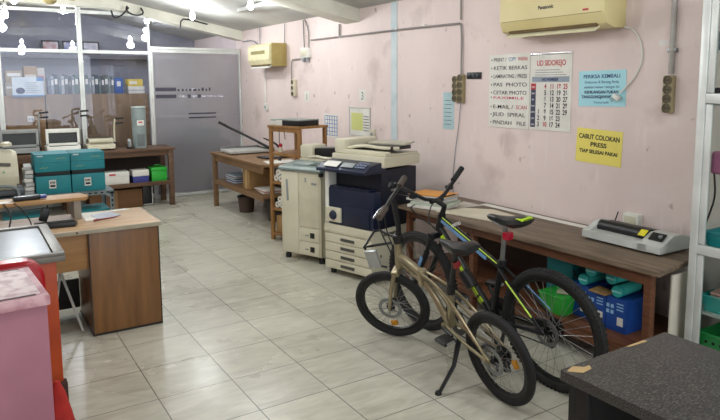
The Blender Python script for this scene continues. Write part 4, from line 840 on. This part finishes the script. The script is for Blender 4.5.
# ================================================================== DESK
t = thing('desk', 'honey-brown laminate desk with pedestal and raised shelf at left', 'desk', (0, 0, 0))
dh = .72
MB().bb((-1.6, 1.055, dh-.025), (.315, 1.67, dh), .003).build('desktop', DTOP, t)
MB().bb((-1.6, 1.05, dh-.027), (.317, 1.056, dh+.001), .002).build('edge_band', mat('edge_band', 'a39c88', .5), t)
MB().bb((-.135, 1.085, .012), (.30, 1.64, dh-.025), .004).build('pedestal', LAM, t)
MB().bb((-.14, 1.08, .003), (.305, 1.64, .014)).build('pedestal_edge', mat('black_edging', '22201e', .5), t, False)
MB().bb((-.139, 1.079, .014), (-.133, 1.087, dh-.03)).bb((.298, 1.079, .014), (.304, 1.087, dh-.03)).build('edging', MATS['black_edging'], t, False)
MB().bb((-1.5, 1.11, .45), (-.135, 1.13, dh-.025), .002).build('modesty_panel', LAM2, t)
MB().bb((-1.6, 1.09, 0), (-1.56, 1.64, dh-.025), .002).build('side_panel', LAM, t)
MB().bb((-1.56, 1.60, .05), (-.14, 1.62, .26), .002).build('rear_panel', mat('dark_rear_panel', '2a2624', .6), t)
# raised shelf
MB().prism([(-1.6, 1.40), (-.09, 1.42), (-.06, 1.5), (-.1, 1.62), (-1.6, 1.62)], dh+.13, dh+.155, bev=.003).build('raised_shelf', LAM2, t)
MB().bb((-.165, 1.43, dh), (-.12, 1.6, dh+.13), .002).build('shelf_support', mat('grey_support', '8f8577', .5), t); MB().bb((-1.55, 1.43, dh), (-1.51, 1.6, dh+.13), .002).build('shelf_support', MATS['grey_support'], t)
MB().cyl((-.205, 1.049, dh-.012), (-.205, 1.052, dh-.012), .006, seg=10).build('screw_hole', DARK, t)
sheet('white papers spread on the desk top beside the raised shelf', [(-.11, 1.33), (.10, 1.37), (.10, 1.60), (-.10, 1.64)], dh+.001)
sheet('bluish plastic folder lying on the papers on the desk', [(-.03, 1.32), (.13, 1.40), (.09, 1.57), (-.05, 1.5)], dh+.0045, mat('clear_folder', 'b9bfcb', .3), 'folder', 'folder')
sheet('small white slip of paper near the far edge of the desk', [(.11, 1.58), (.23, 1.60), (.2, 1.65), (.1, 1.64)], dh+.001, PAPER, 'paper_slip')
tag(MB().tube([(-.07, 1.27, dh+.013), (-.02, 1.28, dh+.014), (.06, 1.30, dh+.013), (.09, 1.33, dh+.013)], [.008, .006, .005, .004]).build('pen', mat('red_brown_pen', '7e3428', .4)), 'reddish-brown pen lying in front of the papers on the desk', 'pen')
tag(MB().prism([(-.42, 1.22), (-.19, 1.20), (-.17, 1.26), (-.2, 1.33), (-.42, 1.34)], dh+.001, dh+.028, bev=.006).build('keyboard_end', BLACK), 'black keyboard on the desk under the raised shelf', 'keyboard')
t = tag(MB().tube([(-.52, 1.38, dh+.16), (-.48, 1.36, dh+.12), (-.44, 1.37, dh+.05), (-.43, 1.36, dh+.006)], .004, smooth=2).tube([(-.58, 1.38, dh+.16), (-.54, 1.33, dh+.1), (-.56, 1.30, dh+.02)], .005, smooth=2).build('desk_cable', BLACK), 'black cables hanging over the raised desk shelf', 'cable')
t = thing('adapter', 'black adapter block hanging on cables below the raised shelf', 'adapter', (-.39, 1.35, dh+.035), rot=(0, R_(20), 0)); MB().bb((0, 0, 0), (.05, .04, .09), .008).build('adapter_body', BLACK, t); MB().cyl((.025, .02, .09), (.025, .02, .11), .006).build('cable_stub', BLACK, t)
t = thing('stapler', 'dark desk gadget with blue tip lying on the raised desk shelf', 'gadget', (-.42, 1.50, dh+.156), .1); MB().bb((-.1, -.03, 0), (.06, .03, .03), .008).build('gadget_body', BLACK, t); MB().bb((.06, -.02, .004), (.10, .02, .026), .006).build('tip', mat('blue_tip', '39408a', .3), t)
sheet('white paper sheet lying on the raised desk shelf at left', [(-.9, 1.42), (-.56, 1.42), (-.52, 1.5), (-.9, 1.52)], dh+.156)
# steel tubes standing under desk (crossed stool legs)
t = thing('folding_stool', 'stool with pale tube legs standing in the gap under the desk', 'stool', (-.42, 1.28, 0))
MB().tube([(.05, -.08, .0), (.16, .18, .43)], .009).build('leg', WHITEP, t); MB().tube([(.24, -.05, .0), (.13, .14, .43)], .009).build('leg', WHITEP, t)
MB().tube([(-.1, -.08, .0), (-.04, .18, .43)], .009).build('leg', WHITEP, t)
MB().lathe([(.001, .43), (.13, .43), (.14, .45), (.13, .47), (.001, .47)], Matrix.Translation((.06, .17, 0))).build('seat', BLACK, t)

# ================================================================== METAL-TOPPED COUNTER
t = thing('counter_table', 'orange-sided counter with dark metal tray top behind the pink box', 'counter', (-.395, .2, 0))
MB().bb((-1.3, .03, .08), (-.02, .78, .755), .006).build('counter_body', ORANGE, t)
KM = mat('grey_tray_frame', '77736c', .4, .3)
MB().bb((-1.35, 0, .755), (.02, .81, .785), .004).build('top_board', KM, t)
m = MB(); m.bb((-1.35, 0, .785), (.02, .04, .80), .003).bb((-1.35, .77, .785), (.02, .81, .80), .003).bb((-.03, .04, .785), (.02, .77, .80), .003).build('tray_rim', KM, t)
MB().bb((-1.35, .045, .785), (-.035, .765, .789)).build('tray_surface', mat('brushed_dark_metal', '5a5f64', .3, .8, c2='484d52', scale=6, stretch=(1, 8, 1)), t, False)
DLEG = mat('dark_leg_wood', '3c2018', .5)
for y in (.0, .72): MB().bb((-.06, y+.0, 0), (-.005, y+.06, .16 if y else .12), .003).build('leg', DLEG, t)
MB().bb((-1.3, .03, 0), (-1.24, .09, .1), .003).build('leg', DLEG, t)

# ================================================================== RED PLASTIC CHAIR, PINK BOX, CLOTH
t = thing('plastic_chair', 'glossy red plastic chair with rounded back between pink box and counter', 'chair', (-.50, -.12, 0))
# chair seen from its back: backrest toward the camera side (front, -y), seat under
m = MB(); ring = []
def bk(s, yoff, g):
    pts = []
    hw = .27-.0*s
    n = 8
    z0, z1, rad = .38, .865, .085
    pts.append((-.52+g, yoff, z0)); pts.append((-.52+g, yoff, z1-rad))
    for k in range(1, n): a = math.pi-(math.pi/2)*k/n; pts.append((-.52+rad+rad*math.cos(a)+g, yoff, z1-rad+(rad)*math.sin(a)-g))
    for k in range(n): a = math.pi/2-(math.pi/2)*k/n; pts.append((-rad+rad*math.cos(a)-g, yoff, z1-rad+rad*math.sin(a)-g))
    pts.append((0-g, yoff, z1-rad)); pts.append((0-g, yoff, z0))
    return pts
m.loft([bk(0, -.03, .012), bk(0, -.018, 0), bk(0, .05, 0), bk(0, .062, .012)]); m.build('backrest', RED, t)
MB().bb((-.52, -.03, .36), (0, .27, .40), .015).build('seat', RED, t)
for x, y in ((-.03, -.0), (-.49, -.0), (-.03, .25), (-.49, .25)): MB().tube([(x, y, .38), (x+(.01 if x > -.2 else -.01), y, 0)], .024, seg=10).build('leg', RED, t)
MB().bb((-.035, -.02, .1), (-.003, .26, .38), .012).build('side_skirt', RED, t)
t = thing('lidded_box', 'tall dusty pink box with lid in the left foreground', 'box', (-.548, -.86, 0), R_(4)); t.scale = (1, 1, 1.012)
MB().bb((-.55, .02, 0), (-.008, .42, .865), .006).build('box_body', PINKP, t)
MB().bb((-.56, .0, .865), (0, .44, .90), .006).build('lid', mat('pink_lid', 'c9a2a8', .5, c2='a97680', scale=16, contrast=(.4, .6)), t)
WORN = mat('worn_white_top', 'd9c8c8', .5, c2='b99aa0', scale=22, bump=.1, contrast=(.4, .55))
m = MB(); m.bb((-.54, .035, .9002), (-.025, .405, .903), .001); m.build('worn_top_panel', WORN, t)
MB().bb((-.54, .028, .9003), (-.04, .034, .9045)).build('panel_groove', mat('groove_grey', '6a5a60', .6), t, False); MB().bb((-.54, .406, .9003), (-.04, .412, .9045)).build('panel_groove', MATS['groove_grey'], t, False)
m = MB(); m.bb((-.54, .0185, .05), (-.095, .0195, .42)); m.build('dark_label_panel', mat('dark_green_panel', '2e3b38', .5), t, False)
MB().lathe([(.05, 0), (.055, 0), (.055, .004), (.05, .004)], Matrix.Translation((-.12, .018, .36)) @ Matrix.Rotation(R_(90), 4, 'X'), closed=True).build('round_mark', GREYP, t)
RC = mat('red_cloth', 'b52a22', .8, c2='8f1d18', scale=9, bump=.3, bscale=12)
m = MB(); ring = []
for k, (z, r_) in enumerate(((.0, .085), (.05, .08), (.14, .065), (.24, .045), (.33, .028), (.38, .01))):
    ring.append([(r_*math.cos(a)*(1+.15*math.sin(5*a+k)), r_*1.1*math.sin(a)*(1+.12*math.cos(4*a+k)), z) for a in [2*math.pi*j/24 for j in range(24)]])
m.loft(ring)
tag(m.build('cloth', RC, loc=(-.50, -.36, .001)), 'crumpled red cloth on the floor beside the pink box', 'cloth')

# ================================================================== BICYCLES
def wheel(t, name, cx, cz, R, tr, T, rimmat, disc_side=1, n=28, reflector=True, knob=False, cass=0):
    """T places the wheel (its local frame: hub at origin, axle along y)"""
    Ry = Matrix.Rotation(R_(90), 4, 'X')
    M0 = T
    m = MB(M0); prof = []
    for k in range(14): a = 2*math.pi*k/14; prof.append((R-tr+tr*math.cos(a)*1.0, tr*.95*math.sin(a)))
    m.lathe(prof, Ry, seg=72, closed=True)
    if knob:
        for k in range(80):
            a = 2*math.pi*k/80
            for s_ in (-1, 0, 1): m.box((math.cos(a)*(R-.002-abs(s_)*.005), s_*tr*.55, math.sin(a)*(R-.002-abs(s_)*.005)), (.008, tr*.42, .014), rot=(0, -a, 0))
    wo = m.build('wheel', RUBBER, t)
    m = MB(M0); ri = R-2*tr
    m.lathe([(ri+.004, -.011), (ri+.004, .011), (ri-.014, .009), (ri-.014, -.009)], Ry, seg=64, closed=True); m.build('rim', rimmat, wo)
    m = MB(M0); m.cyl((0, -.05, 0), (0, .05, 0), .012, seg=14).cyl((0, -.032, 0), (0, -.026, 0), .028, seg=18).cyl((0, .026, 0), (0, .032, 0), .028, seg=18); m.build('hub', BLACK, wo)
    for k in range(n):
        a = 2*math.pi*k/n; s_ = 1 if k % 2 else -1; b_ = a+(.6 if (k//2) % 2 else -.6)
        MB(M0).cyl((.026*math.cos(b_), s_*.028, .026*math.sin(b_)), ((ri-.012)*math.cos(a), 0, (ri-.012)*math.sin(a)), .0013, seg=5, cap=False).build('spoke', SPK, wo)
    m = MB(M0); y = disc_side*.042
    m.lathe([(.055, -.001), (.078, -.001), (.078, .001), (.055, .001)], Matrix.Translation((0, y, 0)) @ Ry, seg=40, closed=True)
    for k in range(5):
        a = 2*math.pi*k/5; m.box((.038*math.cos(a), y, .038*math.sin(a)), (.045, .002, .008), rot=(0, -a, 0))
    m.build('brake_disc', STEEL, wo)
    if reflector: MB(M0).box((-.62*ri*math.sin(.5)*-.35, .012, -.68*ri), (.045, .014, .035), .005).build('reflector', mat('amber_reflector', 'c98a1c', .25), wo)
    if cass:
        m = MB(M0)
        for k in range(cass): rr_ = .055-.004*k; m.lathe([(.02, -.001), (rr_, -.001), (rr_, .001), (.02, .001)], Matrix.Translation((0, -.034-.004*k, 0)) @ Ry, seg=28, closed=True)
        m.build('sprocket_stack', mat('dark_steel', '3a3a3c', .4, .7), wo)
    return wo
def steer(pivot, axis, ang): return Matrix.Translation(pivot) @ Matrix.Rotation(ang, 4, Vector(axis).normalized()) @ Matrix.Translation(-Vector(pivot))
def saddle(t, x, z, L=.27, wd=.15, m=BLACK):
    mb = MB(); secs = []
    for f, hw, dz, th in ((0, .35, .015, .03), (.08, .42, .02, .05), (.25, .5, .018, .06), (.45, .33, .005, .05), (.7, .16, .0, .045), (.92, .12, .0, .035), (1, .06, -.006, .02)):
        X_ = x-L*.5+L*f; h_ = wd*hw
        secs.append([(X_, -h_, z+dz-th*.5), (X_, -h_*.9, z+dz-.008), (X_, -h_*.4, z+dz), (X_, h_*.4, z+dz), (X_, h_*.9, z+dz-.008), (X_, h_, z+dz-th*.5), (X_, h_*.5, z+dz-th), (X_, -h_*.5, z+dz-th)])
    mb.loft(secs); o = mb.build('saddle', m, t)
    MB().tube([(x-L*.3, -.025, z-.035), (x+.03, -.02, z-.05), (x+L*.4, -.01, z-.03)], .004).tube([(x-L*.3, .025, z-.035), (x+.03, .02, z-.05), (x+L*.4, .01, z-.03)], .004).build('saddle_rail', STEEL, o)
    return o
def pedal(t, x, y, z, side):
    o = MB().box((x, y, z), (.095, .075, .022), .005).build('pedal', BLACK, t); [MB().box((x+q_, y, z), (.005, .05, .014)).build('pedal_reflector', mat('grey_reflector', '8a8a84', .3), o) for q_ in (.05, -.05)]

# ---------------- folding bike (gold)
def rot_bike(loc, hd, lean, label): 
    return thing('bicycle', label, 'bicycle', loc, rot=(R_(-lean), 0, R_(90+hd)))
FB = rot_bike((1.495, -1.015, .0), -2, 11, 'gold folding bicycle with small wheels on its kickstand, nearest the camera')
R1 = .25
st_ax = (-.30, 0, .95); piv = (.86, 0, .52)
ST = steer(piv, st_ax, R_(38))
wheel(FB, 'wheel', 0, R1, R1, .024, Matrix.Translation((0, 0, R1)) @ Matrix.Rotation(1.9, 4, 'Y'), BLACK, cass=6)
wheel(FB, 'wheel', 0, R1, R1, .024, ST @ Matrix.Translation((.985, 0, R1)), BLACK)
m = MB(); m.tube([(.835, 0, .60), (.78, 0, .605), (.66, 0, .57), (.585, 0, .55)], [.02, .024, .024, .022], seg=12, smooth=2); m.tube([(.84, 0, .575), (.72, 0, .53), (.60, 0, .50), (.52, 0, .46), (.41, 0, .32)], [.013, .013, .016, .02, .022], seg=12, smooth=2)
m.cyl((.848, 0, .53), (.815, 0, .70), .024, seg=16); m.box((.60, 0, .53), (.04, .055, .1), .008)
for s_ in (-1, 1):
    m.tube([(.575, s_*.018, .56), (.43, s_*.026, .54), (.25, s_*.045, .46), (.10, s_*.06, .34), (.0, s_*.065, R1)], .0085, smooth=2)   # long upper stays
    m.tube([(.56, s_*.016, .52), (.42, s_*.022, .42), (.38, s_*.025, .32)], .0085, smooth=1)
    m.tube([(.38, s_*.03, .30), (.2, s_*.05, .27), (0, s_*.065, R1)], .009)
    m.tube([(.33, s_*.02, .46), (.18, s_*.045, .36), (.0, s_*.065, R1+.01)], .007)
m.tube([(.385, 0, .30), (.325, 0, .56)], .020, seg=14); m.cyl((.40, -.04, .30), (.40, .04, .30), .024, seg=16)
m.build('frame', GOLD, FB)
m = MB(); m.tube([(.33, 0, .53), (.235, 0, .785)], .015, seg=14); m.cyl((.337, 0, .51), (.325, 0, .565), .024, seg=14); m.build('seat_post', BLACK, FB)
saddle(FB, .225, .825, .28, .15)
MB().box((.245, .0, .70), (.02, .04, .035), .005).build('rear_light', mat('dark_red_light', '7a1818', .3), FB)
m = MB(ST); m.box((.877, 0, .50), (.05, .09, .035), .008)
for s_ in (-1, 1): m.tube([(.88, s_*.045, .50), (.93, s_*.052, .40), (.985, s_*.055, R1)], [.014, .013, .011], seg=10)
m.build('fork', GOLD, FB)
m = MB(ST); m.tube([(.81, 0, .70), (.775, 0, .80), (.75, 0, 1.0)], [.018, .016, .015], seg=12); m.box((.80, 0, .73), (.05, .05, .06), .008); m.build('handle_post', BLACK, FB)
m = MB(ST); m.tube([(.75, -.22, 1.01), (.75, .22, 1.01)], .011, seg=10); m.build('handlebar', BLACK, FB)
for s_ in (-1, 1):
    MB(ST).tube([(.75, s_*.13, 1.01), (.75, s_*.24, 1.01)], .019, seg=12).build('grip', mat('brown_grip', '4a4038', .7), FB)
    MB(ST).tube([(.75, s_*.10, 1.01), (.80, s_*.12, .995), (.805, s_*.2, .99)], .006).build('brake_lever', STEEL, FB)
m = MB(ST); m.tube([(.75, .08, 1.01), (.83, .08, .96), (.87, .06, .85), (.86, .03, .65)], .004, smooth=2).tube([(.75, -.08, 1.01), (.85, -.08, .94), (.88, -.04, .8), (.86, -.02, .62)], .004, smooth=2); m.build('brake_cable', BLACK, FB)
# front carrier bracket with silver lamp box
m = MB(ST); m.tube([(.83, .03, .72), (.95, .09, .745), (.99, .09, .74), (.99, -.09, .74), (.95, -.09, .745), (.83, -.03, .72)], .008).tube([(.985, .09, .735), (.985, .09, .62), (.90, .06, .57)], .007); m.build('front_bracket', BLACK, FB)
MB(ST).box((.94, .12, .675), (.075, .03, .12), .008).build('lock_case', mat('silver_case', 'a6a8a6', .35, .4), FB)
# crank
m = MB(); m.lathe([(.05, -.0015), (.085, -.0015), (.085, .0015), (.05, .0015)], Matrix.Translation((.40, -.052, .30)) @ Matrix.Rotation(R_(90), 4, 'X'), seg=40, closed=True)
for k in range(5): a = 2*math.pi*k/5; m.box((.40+.035*math.cos(a), -.052, .30+.035*math.sin(a)), (.06, .004, .012), rot=(0, -a, 0))
m.build('chainring', BLACK, FB)
MB().tube([(.40, .05, .30), (.30, .062, .287)], .010).build('crank_arm', BLACK, FB); MB().tube([(.40, -.06, .30), (.44, -.072, .395)], .010).build('crank_arm', BLACK, FB)
pedal(FB, .30, .11, .285, 1); pedal(FB, .44, -.12, .40, -1)
m = MB(); m.tube([(.40, -.052, .384), (.05, -.05, R1+.045)], .004).tube([(.40, -.052, .216), (.05, -.05, R1-.04)], .004); m.build('chain', mat('chain_steel', '4a4a4a', .4, .7), FB)
m = MB(); m.box((.02, -.055, R1-.06), (.03, .02, .10), .004, rot=(0, .3, 0)).cyl((.03, -.062, R1-.1), (.03, -.05, R1-.1), .018, seg=12); m.build('derailleur', BLACK, FB)
m = MB(); m.tube([(.27, .04, .27), (.24, .12, .16), (.24, .235, .055)], [.016, .012, .01]).sph((.24, .245, .052), .019); m.build('kickstand', BLACK, FB)
m = MB(); m.tube([(.22, -.0, .27), (.2, -.05, .15), (.19, -.09, .03)], .009); m.build('centre_stand', BLACK, FB)

# ---------------- mountain bike
MBK = rot_bike((1.815, -1.055, .0), 3, 5, 'black mountain bicycle with blue and lime trim between folding bicycle and worktable')
R2 = .335
FRM = mat('black_frame_paint', '15171b', .28)
wheel(MBK, 'wheel', 0, R2, R2, .027, Matrix.Translation((0, 0, R2)), BLACK, knob=True, cass=7, reflector=False, n=32)
ax2 = (-.37, 0, .93); pv2 = (.85, 0, .74)
S2 = steer(pv2, ax2, R_(0))
wheel(MBK, 'wheel', 0, R2, R2, .027, S2 @ Matrix.Translation((1.07, 0, R2)), BLACK, knob=True, reflector=False, n=32)
H1 = (.825, 0, .83); H0 = (.865, 0, .725); BBk = (.43, 0, .29); STt = (.335, 0, .62)
m = MB(); m.cyl(H0, H1, .025, seg=16); m.tube([(.83, 0, .81), (.345, 0, .60)], [.02, .017], seg=14); m.tube([(.86, 0, .745), BBk], [.024, .026], seg=14); m.tube([BBk, (.335, 0, .64)], .018, seg=14); m.cyl((.43, -.045, .29), (.43, .045, .29), .027, seg=16)
for s_ in (-1, 1): m.tube([(.345, s_*.02, .60), (.2, s_*.05, .50), (.0, s_*.068, R2)], .009, smooth=1); m.tube([(.43, s_*.03, .29), (.2, s_*.055, .31), (0, s_*.068, R2)], .010, smooth=1)
m.build('frame', FRM, MBK)
BLT = mat('sky_blue_decal', '6f9fd0', .35); LDEC = mat('lime_decal', 'c6e85a', .4)
# decals wrapped on the left side of the tubes
def band(a, b, r, w0, w1, off, mtl, f0, f1, nm='decal'):
    a = Vector(a); b = Vector(b); d = (b-a); mid = a+d*(f0+f1)/2; L = d.length*(f1-f0); ang = math.atan2(d.z, d.x)
    m = MB(Matrix.Translation(mid) @ Matrix.Rotation(-ang, 4, 'Y')); m.box((0, r-.003, off), (L, .008, w0), .002); return m.build(nm, mtl, MBK)
band((.83, 0, .81), (.345, 0, .60), .019, .022, 0, .008, BLT, .03, .80)
band((.83, 0, .81), (.345, 0, .60), .0175, .005, 0, -.014, LDEC, .03, .95)
dT = Vector((.345, 0, .60))-Vector((.83, 0, .81)); aT = math.atan2(-dT.z, -dT.x)
text('UNITED', .026, (.72, .0235, .772), INKS['white'], MBK, 'decal_lettering', rot=(R_(90), R_(-23.4), R_(180)), bold=.0006)
dn0 = (.86, 0, .745); dn1 = BBk
for f0, f1, w_ in ((.10, .2, .03), (.22, .3, .022), (.45, .78, .026), (.80, .86, .034)): band(dn0, dn1, .024, w_, 0, 0, LIME, f0, f1, 'lime_decal')
for s_ in (1, -1):
    m = MB(); m.tube([(.27, s_*.051, .552), (.07, s_*.077, .409)], .0045); m.build('stay_decal', (LDEC if s_ > 0 else BLT), MBK)
m = MB(); m.tube([(.34, 0, .62), (.30, 0, .86)], .014, seg=14); m.build('seat_post', STEEL, MBK)
MB().cyl((.338, 0, .615), (.334, 0, .65), .023, seg=14).build('seat_clamp', BLACK, MBK)
s_o = saddle(MBK, .285, .905, .29, .16); MB().box((.165, 0, .915), (.05, .09, .018), .006).build('saddle_tip', LIME, s_o)
MB().box((.285, .0, .80), (.04, .055, .045), .01).build('rear_light', mat('red_light', 'a8102c', .25), MBK)
m = MB(S2); m.box((.885, 0, .69), (.05, .13, .04), .01)
for s_ in (-1, 1): m.tube([(.885, s_*.055, .69), (.95, s_*.056, .53)], .014, seg=12); m.tube([(.93, s_*.056, .58), (1.07, s_*.06, R2)], .019, seg=12)
m.build('fork', FRM, MBK)
for s_ in (-1, 1): MB(S2).tube([(.96, s_*.06+.012*s_, .54), (1.0, s_*.06+.012*s_, .47)], .012).build('fork_decal', BLT, MBK)
m = MB(S2); m.tube([(.825, 0, .83), (.80, 0, .89), (.87, 0, .915)], .018, seg=12); m.build('stem', BLACK, MBK)
GR = .32
m = MB(S2); m.tube([(.87, -.05, .915), (.87, .05, .915)], .015); m.tube([(.94, -.29, 1.05), (.885, -.08, .935), (.87, 0, .915), (.885, .08, .935), (.94, .27, 1.06)], .012); m.build('handlebar', BLACK, MBK)
for s_ in (-1, 1):
    MB(S2).tube([(.918, s_*.19, 1.0), (.946, s_*.30, 1.062)], .018, seg=12).build('grip', RUBBER, MBK)
    MB(S2).tube([(.91, s_*.15, .975), (.96, s_*.17, .96), (.965, s_*.26, .995)], .006).build('brake_lever', BLACK, MBK); MB(S2).box((.915, s_*.15, .965), (.04, .04, .03), .008).build('shifter', BLACK, MBK)
m = MB(S2); m.tube([(.88, .17, .92), (1.0, .12, .87), (.98, .03, .78), (.88, .02, .74)], .004, smooth=2).tube([(.88, -.17, .92), (1.02, -.1, .88), (1.0, -.02, .76), (.9, .0, .72)], .004, smooth=2); m.build('brake_cable', BLACK, MBK)
m = MB(); Rx = Matrix.Rotation(R_(90), 4, 'X')
for r_, y in ((.095, -.055), (.075, -.05), (.055, -.045)): m.lathe([(r_-.02, -.0015), (r_, -.0015), (r_, .0015), (r_-.02, .0015)], Matrix.Translation((.43, y, .29)) @ Rx, seg=40, closed=True)
for k in range(4): a = 2*math.pi*k/4+.3; m.box((.43+.035*math.cos(a), -.055, .29+.035*math.sin(a)), (.07, .005, .014), rot=(0, -a, 0))
m.build('chainring', mat('dark_steel', '3a3a3c', .4, .7), MBK)
MB().tube([(.43, .055, .29), (.33, .075, .16)], .011).build('crank_arm', BLACK, MBK); MB().tube([(.43, -.065, .29), (.53, -.08, .42)], .011).build('crank_arm', BLACK, MBK)
pedal(MBK, .33, .12, .16, 1); pedal(MBK, .53, -.13, .42, -1)
m = MB(); m.tube([(.43, -.055, .385), (.02, -.05, R2+.045)], .004).tube([(.43, -.055, .195), (.08, -.05, R2-.13)], .004); m.build('chain', MATS['chain_steel'], MBK)
m = MB(); m.box((.04, -.06, R2-.06), (.04, .025, .12), .005, rot=(0, -.4, 0)).cyl((.05, -.066, R2-.12), (.05, -.05, R2-.12), .02, seg=12).cyl((.03, -.066, R2-.04), (.03, -.05, R2-.04), .02, seg=12); m.build('derailleur', BLACK, MBK)
m = MB(); m.box((.03, .05, R2+.05), (.06, .02, .04), .005); m.build('brake_caliper', BLACK, MBK)
m = MB(); m.tube([(.30, .04, .28), (.28, .10, .15), (.27, .16, .022)], [.012, .01, .009]); m.build('kickstand', BLACK, MBK)
m = MB(); m.cyl((.55, .035, .44), (.62, .04, .52), .035, seg=16); m.build('bottle_cage', BLACK, MBK)
